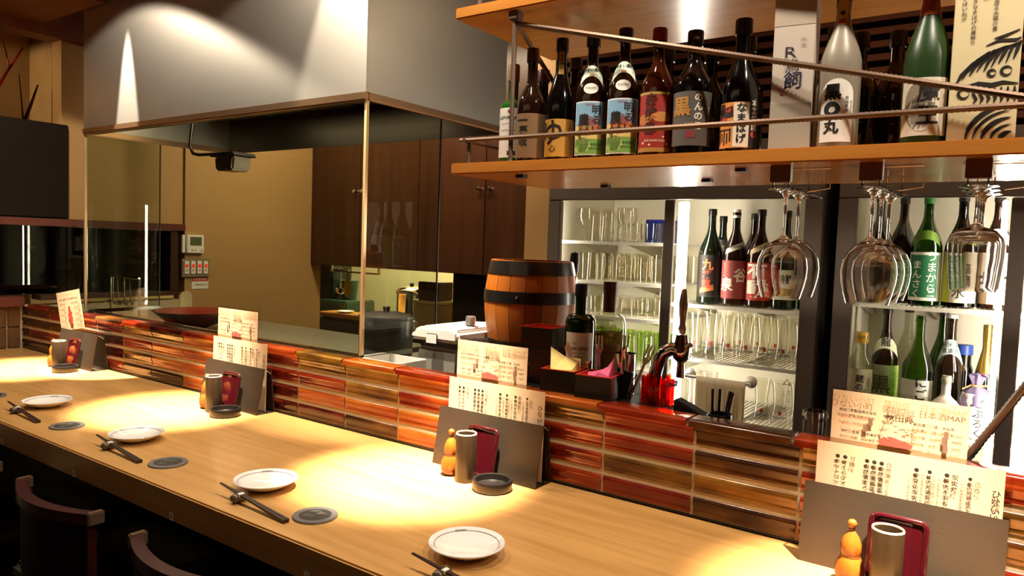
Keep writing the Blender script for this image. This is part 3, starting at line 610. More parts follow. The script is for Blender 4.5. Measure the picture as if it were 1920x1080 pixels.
def demon(t, w_, d_, h_):
    y = -d_/2-.0006; ink = flat('#1e1712'); mb = MB(); rnd = random.Random(3)
    for c, ss in (('降り積もる雪の里', .0095), ('秋田の夜は', .009), ('村中を駆ける', .009), ('太鼓の音響き渡り', .0095), ('なまはげの里', .009)):
        pass
    for k, (s, z) in enumerate((('わるい子はいねが', .262), ('雪より白きなまはげの里祭り', .24), ('冬の宴の里', .282), ('男鹿に響き渡る太鼓の音', .252), ('秋田の雪の里', .285))):
        text_flat(mb, s, .0092, -.038+.0165*k, z, y-.0004, True, .005)
    part('lettering', mb, ink, t)
    mb = MB()
    def stroke(pts, r):
        n = len(pts); L = []; R_ = []
        for i, (x, z) in enumerate(pts):
            a = pts[max(0, i-1)]; b = pts[min(n-1, i+1)]; dx, dz = b[0]-a[0], b[1]-a[1]; l = math.hypot(dx, dz) or 1
            k = r*(math.sin(PI*(i+.4)/(n-.2))); L.append((x-dz/l*k, z+dx/l*k)); R_.append((x+dz/l*k, z-dx/l*k))
        v = [(a, y-.0004, b) for a, b in L+R_]; mb.add(v, [(i, i+1, n+i+1, n+i) for i in range(n-1)])
    for k, rr_ in enumerate((.020, .034, .048, .062, .074)):
        stroke([(max(-.053, .050-rr_*math.cos(math.radians(q))), max(.003, rr_*.92*math.sin(math.radians(q)))) for q in range(4, 94, 9)], .0048 if k % 2 == 0 else .003)
    for k in range(8):
        stroke([(-.034+.011*k, .118+.004*k+.002*(k % 3)), (-.026+.0105*k, .136+.004*k), (-.012+.009*k, .152+.0035*k), (min(.053, .006+.008*k), .166+.002*k)], .0026+.0008*(k % 2))
    stroke([(-.044, .110), (-.036, .126), (-.018, .144), (.006, .160), (.03, .170), (.053, .174)], .005)
    stroke([(-.044, .108), (-.028, .104), (-.008, .108), (.012, .104), (.03, .108), (.053, .104)], .0045)
    for cx, cz, r1 in ((-.030, .092, .009), (.034, .128, .008), (.012, .126, .006)):
        stroke([(cx+r1*math.cos(q*PI/5), cz+r1*math.sin(q*PI/5)) for q in range(11)], .0026)
    for k in range(7): stroke([(-.012+.010*k, .100), (-.015+.0105*k, .090), (-.010+.010*k, .080), (-.014+.0105*k, .072)], .003)
    stroke([(.0, .176), (.02, .184), (.046, .182), (.053, .186)], .003); stroke([(.012, .188), (.03, .192), (.05, .20)], .0026)
    part('ink_drawing', mb, ink, t)
    mb = MB(); x = w_/2+.0006
    for k in range(9):
        mb.add([(x, -.05+.011*k, .01), (x, -.045+.011*k, .01), (x, -.043+.011*k, .06+.012*(k % 3)), (x, -.049+.011*k, .06)], [(0, 1, 2, 3)])
        mb.add([(x, -.05+.011*k, .09), (x, -.042+.011*k, .1), (x, -.046+.011*k, .14+.02*(k % 4))], [(0, 1, 2)])
    part('ink_drawing', mb, ink, t)
carton('bottle_carton', 'tall cream bottle carton with black ink drawing and handwriting', -.082, 1.66, SZ, .108, .108, .37, mat('cream_card', '#dccba0', .5), .02, (demon,))
carton('bottle_carton', 'red and white bottle carton past the cream carton', .075, 1.70, SZ, .09, .09, .36, flat('#b8a898'), 0, (lambda t, w_, d_, h_: part('red_band', MB().box(-w_/2, w_/2, -d_/2-.001, -d_/2-.0002, .12, h_), flat('#8a1c20'), t),))
# rear row -------------------------------------------------------
for i, (x, y, h, r, g, cp, lab) in enumerate((
    (-1.175, 1.80, .285, .04, M['g_black'], cap_wine, 'dark bottle with wine-red capsule behind the brown paper label bottle'),
    (-1.067, 1.80, .305, .039, M['g_brown'], cap_black, 'brown bottle behind the yellow label bottle'),
    (-1.03, 1.90, .30, .039, M['g_black'], cap_black, 'black bottle at the back beside the sky label bottles'),
    (-.79, 1.80, .30, .039, M['g_brown'], cap_black, 'plain brown bottle behind the red label bottle'),
    (-.665, 1.78, .28, .042, M['g_black'], cap_black, 'plain black bottle behind the grey label bottle'),
    (-.58, 1.80, .30, .04, M['g_black'], cap_black, 'plain black bottle behind the brush-stroke label bottle'),
    (-.40, 1.88, .318, .04, M['g_frost'], cap_black, 'frosted bottle behind the white arched label bottle'),
    (-.325, 1.78, .27, .042, M['g_dkgreen'], cap_black, 'dark green bottle behind the frosted bottles'),
    (-.264, 1.875, .29, .042, mat('bottle_redbrown', '#2c0c04'), cap_black, 'amber-brown bottle behind the matte green bottle'),
    )):
    bottle('rear_bottle', lab, x, y, SZ, h, r, g, .0145, .52, .80, (cp, .03, .018), [dict(z0=.03, z1=.13, w=.07, m='#2a2420', txt=[('本格焼酎', .014, .01, .08, True, '#a89c88')])] if i in (1, 4) else (), n=20)
# wooden louvre above the fridges
lv = thing('louvre_panel', 'dark brown slatted louvre above the fridges', 'louvre', (-.65, 3.30, 1.885))
part('backing', MB().box(-1.4, 1.65, .03, .05, 0, .73), M['panel'], lv)
lvm = mat('louvre_wood', '#4a281a', .3, coat=.2)
sl = MB().prism([(-.012, -.014), (.0, -.018), (.02, .010), (.010, .018)], 0, -1.4, 1.65).mesh('slat', lvm, bevel=.002, seg=1)
for k in range(13): part('slat', sl, None, lv, loc=(0, 0, .03+k*.053))
# ================================================================ HANGING GLASSES
def wine_prof(h, rb, rf, stem):
    s = stem; o = [(0, 0), (rf, 0), (rf, .0015), (rf*.5, .005), (.008, .010), (.0042, .02), (.0036, s*.6), (.0042, s-.006)]
    H_ = h-s
    bowl = [(.25, .03), (.55, .10), (.80, .22), (.95, .36), (1.0, .50), (.97, .66), (.88, .83), (.76, 1.0)]
    o += [(rb*a, s+H_*b) for a, b in bowl]; t = .0011
    o += [(rb*.76-t, h)]+[(rb*a-t, s+H_*b+(t*2 if b < .2 else 0)) for a, b in bowl[::-1][1:]]+[(0, s+H_*.03+t*2)]
    return o
def tulip_prof(h, rb, rf, stem):
    s = stem; o = [(0, 0), (rf, 0), (rf, .0015), (rf*.5, .005), (.008, .010), (.0046, .02), (.004, s*.6), (.005, s-.004)]
    bowl = [(.3, .02), (.7, .07), (.92, .15), (1.0, .28), (.98, .5), (.90, .8), (.84, 1.0)]; H_ = h-s; t = .0011
    o += [(rb*a, s+H_*b) for a, b in bowl]+[(rb*.84-t, h)]+[(rb*a-t, s+H_*b+(t*2 if b < .1 else 0)) for a, b in bowl[::-1][1:]]+[(0, s+H_*.02+t*3)]
    return o
wg = MB().lathe(wine_prof(.238, .053, .037, .105), 36).mesh('glass', M['wine'], smooth=60)
tg_ = MB().lathe(tulip_prof(.20, .046, .034, .075), 36).mesh('glass', M['wine'], smooth=60)
for k, (x, ys, me, lab, gl) in enumerate(((-.432, (1.645, 1.755), wg, 'large wine glass hanging on the wire rack with two glasses', 'pair of hanging wine glasses'), (-.258, (1.635, 1.745, 1.855), wg, 'large wine glass hanging on the wire rack with three large glasses', 'trio of hanging wine glasses'), (-.078, (1.64, 1.736, 1.832), tg_, 'short-stemmed tulip glass hanging on the last wire rack', 'hanging tulip glasses'))):
    rk = thing('glass_rack', ['wire glass rack holding two wine glasses', 'wire glass rack holding three large wine glasses', 'wire glass rack holding tulip glasses'][k], 'glass rack', (x, 1.60, 1.5555))
    part('block', MB().box(-.021, .021, -.012, .008, -.036, -.0003), M['walnut'], rk, bevel=.001)
    wr = MB()
    for s in (-1, 1): wr.tube([(s*.016, .0, -.036), (s*.016, .0, -.046), (s*.016, .03, -.0475), (s*.016, .31, -.0475), (s*.016, .31, -.004)], .0016, 6)
    part('wire_runner', wr, M['chrome'], rk, smooth=60)
    part('wire_loop', MB().tube([(-.03, .06, -.003), (.085, .06, -.003), (.085, .06, -.045), (.04, .06, -.052)], .0015, 6), M['chrome'], rk, smooth=60)
    for y in ys:
        o = link('wine_glass', me, None, (x, y, 1.5095), (PI, 0, 0)); tag(o, lab, 'wine glass', gl)
# ================================================================ FRIDGES
FK = 1.1207                                        # the fridges and their stock are laid out in units 1.12 room units long, on a 0.165 lower plinth
def fpos(x, y, z): return (x*FK, y*FK, z*FK-.16505)
def fridge(name, label, x0, x1, xm, shelves_l, shelves_r, lights):
    t = thing(name, label, 'fridge', (0, 0, 0)); y0, y1, z0, z1 = 3.25, 3.96, 0, 1.87
    fr = M['frame']; li = M['fridge_in']
    part('cabinet', MB().box(x0, x0+.03, y0+.04, y1, 0, z1).box(x1-.03, x1, y0+.04, y1, 0, z1).box(x0+.03, x1-.03, y0+.04, y1, 1.70, z1).box(x0+.03, x1-.03, y0+.04, y1, 0, .25), fr, t)
    part('liner', MB().box(x0+.031, x1-.031, y1-.03, y1-.002, .25, 1.699), li, t)
    part('liner', MB().box(x0+.031, x0+.036, y0+.06, y1-.031, .25, 1.699).box(x1-.036, x1-.031, y0+.06, y1-.031, .25, 1.699), li, t)
    part('liner', MB().box(x0+.037, x1-.037, y0+.06, y1-.031, 1.67, 1.699), li, t)
    part('head_panel', MB().box(x0, x1, y0, y0+.038, 1.608, z1), fr, t, bevel=.003); part('base_panel', MB().box(x0, x1, y0, y0+.038, 0, .3), fr, t, bevel=.003)
    part('side_stile', MB().box(x0, x0+.072, y0, y0+.038, .301, 1.607), fr, t, bevel=.003); part('side_stile', MB().box(x1-.072, x1, y0, y0+.038, .301, 1.607), fr, t, bevel=.003)
    part('mullion', MB().box(xm-.027, xm+.027, y0+.029, y0+.038, .301, 1.607), fr, t, bevel=.003)
    for a, b, yy in ((x0+.0725, xm-.0275, y0+.016), (xm+.0275, x1-.0725, y0+.008)):
        d = part('door_glass', MB().box(a, b, yy, yy+.005, .301, 1.607), M['fridge_pane'], t)
    for (a, b, zs) in ((x0+.04, xm-.004, shelves_l), (xm+.004, x1-.04, shelves_r)):
        for z in zs:
            mb = MB().box(a, b, y0+.075, y0+.083, z-.016, z).box(a, b, y1-.05, y1-.042, z-.01, z-.003)
            n = int((b-a)/.022)
            for i in range(n+1):
                x = a+.006+(b-a-.012)*i/n; mb.box(x-.0015, x+.0015, y0+.083, y1-.05, z-.005, z-.001)
            part('wire_shelf', mb, M['wire'], t)
            br_ = MB()
            for x in (a+.02, (a+b)/2): br_.add([(x-.004, y1-.035, z-.017), (x-.004, y0+.25, z-.017), (x-.004, y1-.035, z-.09), (x+.004, y1-.035, z-.017), (x+.004, y0+.25, z-.017), (x+.004, y1-.035, z-.09)], [(0, 1, 2), (5, 4, 3), (0, 3, 4, 1), (1, 4, 5, 2), (2, 5, 3, 0)])
            part('shelf_bracket', br_, M['steel'], t)
    for x, wd in lights: part('light_tube', MB().box(x-wd/2, x+wd/2, y0+.0385, y0+.052, .32, 1.598), M['led'], t, bevel=.004)
    return t
F1 = fridge('glass_door_fridge', 'lit glass-door fridge full of drinking glasses beside the barrel', -2.0621, -0.7004, -1.3953, (1.4017, 1.1966, 1.0173, 0.7651, 0.5074), (1.1148, 0.857, 0.5746), ((-1.3303, .05), (-2.022, .02)))
F2 = fridge('glass_door_fridge', 'lit glass-door fridge full of sake bottles behind hanging glasses', -0.641, 0.5491, -0.0224, (1.1753, 0.6699, 0.3953), (1.1753, 0.6699, 0.3953), ((-0.0672, .020), (0.0392, .06)))
# --- bottles in the first fridge
Yf_ = 3.07
def fbottle(name, lab, x, y, z, *a, **k):
    t = bottle(name, lab, *fpos(x, y, z), *a, **k); t.scale = (FK, FK, FK); return t
def sake(lab, x, y, z, h, r, g, labels=(), cap=None, rn=.0155, b=.50, s=.84, rz=None, n=24, **k): return fbottle('sake_bottle', lab, x, y, z, h, r, g, rn, b, s, cap or (cap_black, .022, .0175), labels, rz, n=n, **k)
z1_ = 1.1435
sake('black sake bottle with flame-orange character on black label', -1.108, Yf_, z1_, .402, .0525, M['g_dkgreen'], [dict(z0=.03, z1=.21, w=.13, m=flat('#1a1512'), patch=[('sash', .06, -.012, .045, .085, '#c06a3a')], txt=[('九', .05, -.008, .165, False, '#d06a34', .03), ('紋龍', .04, -.012, .105, True, '#a83c28', .02)])])
sake('brown sake bottle with dusty red label and pourer top', -1.002, Yf_, z1_, .40, .051, M['g_brown'], [dict(z0=.03, z1=.19, w=.14, m=flat('#8c3a38'), txt=[('谷', .06, .03, .125, False, '#d8ccb8', .03), ('泉', .06, -.03, .085, False, '#d8ccb8', .03), ('純米大吟醸', .012, -.04, .15, True, '#d0a898')]), dict(name='sash', shape='sash', z0=.215, z1=.275, w=.09, m='#d8d0c0', txt=[('純米吟醸', .016, .005, .247, False, '#403830', .01)])], (M['white'], .03, .016))
sake('brown sake bottle with red label and bold white characters', -.898, Yf_, z1_, .40, .050, M['g_brown'], [dict(z0=.03, z1=.185, w=.14, m=flat('#a82a1e'), txt=[('不', .068, -.02, .145, False, '#e0d4c0', .03), ('動', .076, -.014, .072, False, '#e0d4c0', .03)]), dict(name='sash', shape='sash', z0=.215, z1=.28, w=.09, m='#d8b890', txt=[('吊るし搾り', .015, .005, .25, False, '#5a4030', .01)])])
sake('dark sake bottle with cream label and gold band behind the wine glasses', -.796, Yf_, z1_, .395, .0505, M['g_dkgreen'], [dict(z0=.04, z1=.16, w=.14, m='#d8ceb8', patch=[('rect', .14, 0, .055, .085, '#8a6e2a')], txt=[('吟醸', .04, 0, .12, False, K, .02)])])
sake('slim clear-shouldered bottle at the end of the sake row', -.706, 3.10, z1_, .385, .04, M['g_green'], [dict(z0=.04, z1=.14, w=.1, m='#b8aa90', patch=[('rect', .02, -.01, .07, .09, '#b03a2a')], txt=[('清酒', .03, .02, .1, True, K)])])
sake('brown sake bottle half hidden behind the pourer bottle', -.965, 3.20, z1_, .39, .05, M['g_brown'], n=16)
sake('dark sake bottle tucked in beside the light tube', -1.118, 3.24, z1_, .38, .045, M['g_dkgreen'], [dict(z0=.2, z1=.28, w=.05, m='#3a3630', txt=[('酒', .03, 0, .24, False, '#c8c0b0')])], n=16, rz=.2)
# --- glassware (turned over to dry), shared meshes
def g_mesh(prof, m, n=16): return MB().openlathe(prof, n).mesh('glass', m, smooth=50)
tum = g_mesh([(.0, .0), (.032, 0), (.034, .004), (.036, .13), (.034, .13), (.031, .008), (0, .007)], M['tumbler'])
low = g_mesh([(.0, .0), (.034, 0), (.038, .01), (.040, .085), (.038, .085), (.034, .014), (0, .012)], M['tumbler'])
tall = g_mesh([(.0, .0), (.026, 0), (.028, .006), (.034, .15), (.032, .15), (.025, .01), (0, .009)], M['tumbler'])
green_t = g_mesh([(.0, .0), (.033, 0), (.035, .004), (.038, .15), (.036, .15), (.031, .01), (0, .009)], M['tumbler_g'])
stem_g = g_mesh([(0, 0), (.034, .001), (.02, .004), (.005, .01), (.004, .055), (.02, .065), (.042, .085), (.05, .115), (.046, .16), (.0445, .16), (.048, .115), (.04, .088), (0, .07)], M['tumbler'])
beer = g_mesh([(.0, 0), (.031, 0), (.033, .006), (.0345, .03), (.031, .06), (.0255, .09), (.026, .12), (.032, .16), (.0365, .19), (.035, .19), (.0305, .16), (.0245, .12), (.024, .09), (.029, .06), (.032, .03), (.03, .014), (0, .013)], M['tumbler'], 20)
def put(me, name, x, y, z, lab, gr, flip=False, cat='glass'):
    h = max(v.co.z for v in me.vertices); o = link(name, me, None, fpos(x, y, z+(h if flip else 0)), (PI, 0, 0) if flip else None); o.scale = (FK, FK, FK); return tag(o, lab, cat, gr)
ZE = .0002
for x in (-1.75, -1.53): put(stem_g, 'stem_glass', x, 3.10, 1.398+ZE, 'stemmed glass on the topmost glassware shelf', 'stemmed glasses on the top shelf')
for x, y in ((-1.67, 3.07), (-1.61, 3.17), (-1.60, 3.045)): put(tall, 'highball_glass', x, y, 1.398+ZE, 'tall narrow glass on the topmost glassware shelf', 'tall glasses on the top shelf', True)
for x, y in ((-1.46, 3.03), (-1.375, 3.02), (-1.32, 3.10), (-1.295, 3.02)): put(low, 'tumbler', x, y, 1.398+ZE, 'low tumbler before the blue box on the top shelf', 'low tumblers on the top shelf')
solo('blue_box', 'deep blue box standing behind tumblers on the top fridge shelf', 'box', MB().box(-.07, .07, -.05, .05, 0, .125), mat('blue_card', '#1c2a7a', .35), fpos(-1.425, 3.26, 1.398+ZE), bevel=.003)
for r_, y in enumerate((3.03, 3.15, 3.27)):
    for k in range(7): put(tum, 'tumbler', -1.735+.076*k+.01*r_, y, 1.215+ZE, 'straight tumbler upside down on the second glassware shelf', 'tumblers on the second shelf', True)
for r_, y in enumerate((3.03, 3.16)):
    for k in range(6): put(low if k < 5 else tum, 'stacked_glass', -1.71+.0805*k+.02*r_, y, 1.055+ZE if (k+r_) % 3 != 1 or k == 5 else 1.055+ZE, 'clear glass on the third glassware shelf', 'glasses on the third shelf', (k+r_) % 3 != 1)
for r_, y in enumerate((3.03, 3.17)):
    for k in range(6): put((tall, green_t)[r_], 'highball_glass', -1.70+.085*k, y, .83+ZE, ('clear tall glass on the lowest visible glassware shelf', 'lime green tall glass at the back of the lowest visible glassware shelf')[r_], ('clear glasses on the low shelf', 'lime green glasses on the low shelf')[r_], r_ == 0)
def logo(parent):
    f = prof_fn([(.0345, .03), (.031, .06), (.0255, .09)]); t1 = part('printed_logo', wrap(text_flat(MB(), 'SUNTORY', .0125, 0, .045, 0, False, .02), f, .0008, .05), flat('#34407a'), parent)
    part('printed_crest', wrap(MB().add([(-.006, 0, .056), (.006, 0, .056), (.006, 0, .07), (0, 0, .074), (-.006, 0, .07)], [(0, 1, 2, 3, 4)]), f, .0008), flat('#c04038'), parent)
b0 = None
for z, xs in ((.912, [-1.15+.0745*k for k in range(7)]), (.66, [-1.15, -1.075, -.85, -.777, -.704])):
    for x in xs:
        for y in ((3.04, 3.2) if z > .8 else (3.04,)):
            if b0 is None:
                b0 = put(beer, 'beer_glass', x, y, z+ZE, 'curvy beer glass with a small blue and red logo', 'beer glasses in the fridge'); b0.rotation_euler = (0, 0, .3); logo(b0)
            else: dup(b0, None, fpos(x, y, z+ZE), (0, 0, .3))
# towel rail stuck on the fridge glass
tr_ = thing('towel_rail', 'white towel rail with suction cups on the fridge glass', 'towel rail', (0, 0, 0))
zr = .780; yr = 3.212
part('bar', MB().tube([(-1.255, yr, zr+.008), (-.953, yr, zr+.008)], .008, 10), M['white'], tr_, smooth=60)
for x in (-1.244, -.962):
    cupm = MB().lathe([(0, 0), (.028, .0), (.022, .012), (.012, .02), (.01, .045), (0, .046)], 20); cupm.xf(Matrix.Translation((x, 3.2575, zr+.012)) @ Matrix.Rotation(PI/2, 4, 'X'))
    part('suction_cup', cupm, M['white'], tr_, smooth=50)
tw_ = MB(); n = 46
vv = []
for j in range(16):
    for i in range(n):
        u = i/(n-1); x = -1.194+.225*u; fold = .006*math.sin(u*34)*min(1, j/5)+.004*math.sin(u*13+1)*min(1, j/8)
        z = zr+.017-.46*(j/15)
        vv.append((x, yr-.0105+fold*.8-(.002 if j else -.008), z))
tw_.add(vv, [(j*n+i, j*n+i+1, (j+1)*n+i+1, (j+1)*n+i) for j in range(15) for i in range(n-1)])
tq = solo('towel', 'cream towel hanging in folds from the white rail', 'towel', tw_, mat('towel_cloth', '#e6dcc8', .9), smooth=60)
tm_ = MATS['towel_cloth'].node_tree; tb_ = tm_.nodes['Principled BSDF']; tl_ = tm_.nodes.new('ShaderNodeBsdfTranslucent'); tl_.inputs[0].default_value = hx('#e6d8bc'); tx_ = tm_.nodes.new('ShaderNodeMixShader'); tx_.inputs[0].default_value = .5
tm_.links.new(tb_.outputs[0], tx_.inputs[1]); tm_.links.new(tl_.outputs[0], tx_.inputs[2]); tm_.links.new(tx_.outputs[0], tm_.nodes['Material Output'].inputs[0])
md = tq.modifiers.new('thick', 'SOLIDIFY'); md.thickness = .003
nt_ = thing('door_notice', 'thin printed triangle notice on the fridge door glass', 'sticker', (-.807, 3.2572, .80))
part('triangle', MB().add([(-.018, 0, 0), (.018, 0, 0), (0, 0, .028), (-.012, 0, .003), (.012, 0, .003), (0, 0, .022)], [(0, 1, 4, 3), (1, 2, 5, 4), (2, 0, 3, 5)]), flat('#5a544a'), nt_)
part('lettering', text_flat(text_flat(MB(), 'ご注意ください', .011, -.012, -.06, 0, True), '開閉に注意', .011, .01, -.05, 0, True), flat('#5a544a'), nt_)
# --- bottles in the second fridge
z2 = 1.1975
sake('broad dark sake bottle behind the trio of wine glasses', -.455, 3.08, z2, .40, .0525, M['g_dkgreen'], n=18)
sake('dark brown sake bottle beside the green label bottle', -.385, 3.16, z2, .40, .0525, M['g_brown'], n=18)
sake('green sake bottle with green and white label', -.293, 3.05, z2, .402, .0525, M['g_green'], [dict(z0=.02, z1=.195, w=.125, m='#e4ded0', patch=[('rect', .10, -.006, .032, .185, '#1e6a44')], txt=[('うまから', .038, .022, .12, True, '#e8e0d0', .01), ('まんさく', .034, -.026, .095, True, '#e8e0d0', .01), ('二', .03, .024, .045, False, '#e8e0d0', .01)]), dict(name='shoulder_label', shape='crescent', z0=.215, z1=.275, w=.10, m='#6a8a2c')], (mat('cap_green', '#2c6a30', .35), .03, .018))
sake('dark sake bottle with yellow-green and silver label', -.185, 3.05, z2, .402, .0525, M['g_olive'], [dict(z0=.02, z1=.20, w=.15, m='#d0c4b0', patch=[('rect', .045, -.05, .02, .20, '#b4b43c')], txt=[('高清水', .042, .0, .095, True, K, .012)]), dict(name='shoulder_label', shape='crescent', z0=.215, z1=.28, w=.10, m='#a0a840', txt=[('吟醸', .02, 0, .262, False, '#505020')])])
sake('brown sake bottle with pale ribbed label and one bold character', -.080, 3.09, z2, .402, .0525, M['g_brown'], [dict(z0=.02, z1=.20, w=.14, m='#d8ccb4', patch=[('rect', .05, -.045, .02, .2, '#6a543c')], txt=[('古', .075, .0, .09, False, K, .03), ('純米酒', .02, .045, .15, True, '#4a3c2c')]), dict(name='shoulder_label', shape='crescent', z0=.215, z1=.285, w=.09, m='#d8d4c8')])
z3 = .7465
fbottle('sake_bottle', 'clear square-shouldered bottle with yellow cap and cream label', -.484, 3.03, z3, .33, .047, M['g_clear'], .020, .64, .84, (mat('cap_yellow', '#c89a2c', .35), .035, .0215), [dict(z0=.06, z1=.20, w=.10, m='#d6ccaa', txt=[('蔵の朝', .03, 0, .13, True, K, .01), ('本醸造', .012, .032, .15, True, '#a04830')])])
sake('dark brown sake bottle with pale crescent label and bold character', -.417, 3.14, z3, .43, .05, M['g_brown'], [dict(z0=.05, z1=.21, w=.13, m='#c8c0b4', patch=[('rect', .04, .044, .05, .21, '#a8c060')], txt=[('黒', .075, -.012, .13, False, '#6a645c', .02), ('松の司', .024, .042, .15, True, '#6a8a34')]), dict(name='shoulder_label', shape='crescent', z0=.24, z1=.315, w=.105, m='#d4d6b8', txt=[('龍', .036, 0, .296, False, K, .02)])])
sake('bright green sake bottle with white label and bold kana', -.292, 3.02, z3, .41, .0525, M['g_lime'], [dict(z0=.04, z1=.185, w=.13, m='#dcd8cc', txt=[('にごり', .044, .014, .13, True, K, .02), ('梅', .03, -.036, .10, False, K, .02)])], (M['g_lime'], .006, .016))
sake('tall clear bottle behind the bright green sake bottle', -.358, 3.27, z3, .43, .045, M['g_clear'], n=16)
sake('green bottle behind the brown bottle with pale blue label', -.235, 3.22, z3, .43, .045, M['g_green'], n=16)
sake('brown sake bottle with pale blue shoulder label and white cap', -.200, 3.12, z3, .415, .047, M['g_brown'], [dict(name='shoulder_label', shape='crescent', z0=.235, z1=.33, w=.105, m='#c8d4d4', txt=[('純米酒', .022, 0, .31, False, '#3a4a4a', .01), ('無濾過', .02, 0, .288, False, '#3a4a4a', .01)])], (M['white'], .012, .017))
fbottle('small_bottle', 'small dark bottle with a blue cap in the back of the fridge', -.158, 3.20, z3, .30, .03, M['g_black'], .022, .7, .8, (mat('cap_blue', '#24408a', .35), .03, .026), n=16)
fbottle('sparkling_wine', 'gold-foiled sparkling wine bottle with red seal', -.088, 3.17, z3, .385, .042, M['g_dkgreen'], .0145, .45, .72, (M['gold'], .17, .018), [dict(name='neck_seal', shape='heart', z0=.20, z1=.255, w=.05, m='#c83a24', patch=[('oval', .02, 0, .222, .246, '#d8a05a')], txt=[('3', .016, 0, .234, False, '#7a2010', .02)])])
fbottle('sake_flask', 'white ceramic bottle with glass stopper below the brown bottle', -.197, 2.99, z3, .21, .044, M['white'], .015, .50, .70, (M['g_clear'], .03, .018))
pj_ = thing('wrapped_jar', 'white sake jar with purple cloth top tied with straw', 'jar', fpos(-.108, 3.035, z3), .1); pj_.scale = (1.0, 1.0, 1.05)
pf = prof_fn([(.045, 0), (.052, .01), (.056, .06), (.056, .14), (.048, .165)])
part('jar', MB().lathe([(0, 0), (.045, 0), (.052, .01), (.056, .06), (.056, .14), (.048, .165), (0, .17)], 24), M['white'], pj_, smooth=50)
cl = MB(); nn = 28; ring = []
for r_, z_, amp in ((.060, .120, .005), (.054, .150, .004), (.040, .175, .003), (.016, .192, .001), (.022, .215, .004), (.030, .235, .008)): ring.append([((r_+amp*math.sin(i*7*2*PI/nn))*math.cos(2*PI*i/nn), (r_+amp*math.sin(i*7*2*PI/nn))*math.sin(2*PI*i/nn), z_+amp*.6*math.cos(i*4*2*PI/nn)) for i in range(nn)])
cl.add([p for q in ring for p in q], [(j*nn+i, j*nn+(i+1) % nn, (j+1)*nn+(i+1) % nn, (j+1)*nn+i) for j in range(5) for i in range(nn)])
part('cloth_top', cl, mat('purple_cloth', '#5e5070', .7), pj_, smooth=70)
part('straw_tie', MB().tube([(.02*math.cos(a*PI/8), .02*math.sin(a*PI/8), .194) for a in range(17)]+[(.05, -.01, .198)], .004, 6).tube([(-.02, -.012, .194), (-.05, -.03, .18)], .003, 6), mat('straw', '#a87a4c', .7), pj_, smooth=60)
part('lettering', wrap(text_flat(text_flat(MB(), 'どぶろく', .036, .008, .075, 0, True, .03), '酒', .02, -.03, .06, 0, False, .02), pf, .0012), flat(K), pj_)
solo('steel_cup', 'small grey steel cup under the purple-topped jar shelf', 'cup', MB().lathe([(0, 0), (.035, 0), (.042, .14), (.04, .14), (.033, .006), (0, .006)], 20), M['steel'], fpos(-.10, 3.05, .5002), smooth=50)
# ================================================================ BEHIND THE TILED WALL
lg = thing('back_ledge', 'dark raised ledge shelf behind the tiled bar wall', 'shelf', (0, 0, 0))
part('board', MB().box(-1.24, -.84, 1.684, 2.10, .953, .972).box(-.84, -.70, 1.684, 1.805, .953, .972).box(-.699, .3, 1.684, 1.775, .926, .945), M['panel'], lg, bevel=.002)
for x in (-1.2, -.75, .25): part('support', MB().box(x-.02, x+.02, 1.70, 1.77, .801, .9525 if x < 0 else .9255), M['panel'], lg)
LZ = .9723; LQ = .9453
cst = solo('black_stand', 'black box stand under the wooden barrel', 'stand', MB().box(-.10, .13, -.12, .12, 0, .238), M['black'], (-1.375, 2.05, .8005), bevel=.004)
ba = thing('wooden_barrel', 'small brown wooden barrel with black hoops', 'barrel', (-1.355, 2.045, 1.0395), .3)
def br_(z, h=.278, r0=.132, r1=.156): return r0+(r1-r0)*math.sin(PI*max(0, min(1, (z+.02)/(h+.04))))
NS = 18
for k in range(NS):
    a0 = 2*PI*k/NS+.006; a1 = 2*PI*(k+1)/NS-.006; v = []; zz = [.278*i/10 for i in range(11)]
    for z in zz:
        for a in (a0, (a0+a1)/2, a1): v.append((br_(z)*math.cos(a), br_(z)*math.sin(a), z))
    for z in zz:
        for a in (a0, (a0+a1)/2, a1): v.append(((br_(z)-.014)*math.cos(a), (br_(z)-.014)*math.sin(a), z))
    f = []
    for j in range(10):
        for i in range(2): f.append((3*j+i, 3*j+i+1, 3*j+i+4, 3*j+i+3))
        f.append((3*j, 3*j+3, 33+3*j+3, 33+3*j)); f.append((3*j+2, 33+3*j+2, 33+3*j+5, 3*j+5))
    f += [(0, 33, 34, 35, 2, 1), (30, 31, 32, 65, 64, 63)]
    part('stave', MB().add(v, f), M['barrel'], ba, smooth=30)
hoop = mat('black_hoop', '#161310', .3, coat=.3)
for z0, z1 in ((.232, .275), (.140, .178), (.0, .016)):
    part('hoop', MB().openlathe([(br_(z0)-.004, z0), (br_(z0)+.003, z0), (br_((z0+z1)/2)+.003, (z0+z1)/2), (br_(z1)+.003, z1), (br_(z1)-.004, z1)], 40), hoop, ba, smooth=40)
part('head', MB().lathe([(0, .262), (.122, .262), (.122, .272), (0, .272)], 30), mat('barrel_head', '#5a1e14', .3), ba)
part('rivet', MB().lathe([(0, .0), (.005, .0), (.003, .003), (0, .004)], 10).xf(Matrix.Translation((0, -br_(.16)-.003, .16)) @ Matrix.Rotation(PI/2, 4, 'X')), M['chrome'], ba)
bt = thing('tap_lever', 'black draught tap lever behind the wooden barrel', 'tap', (-1.30, 2.235, .8005))
part('column', MB().lathe([(.02, 0), (.02, .36), (.014, .40), (.012, .46), (0, .46)], 14), M['chrome'], bt, smooth=40)
part('lever', MB().lathe([(.008, .4605), (.014, .48), (.017, .52), (.014, .545), (0, .55)], 14), M['black'], bt, smooth=50)
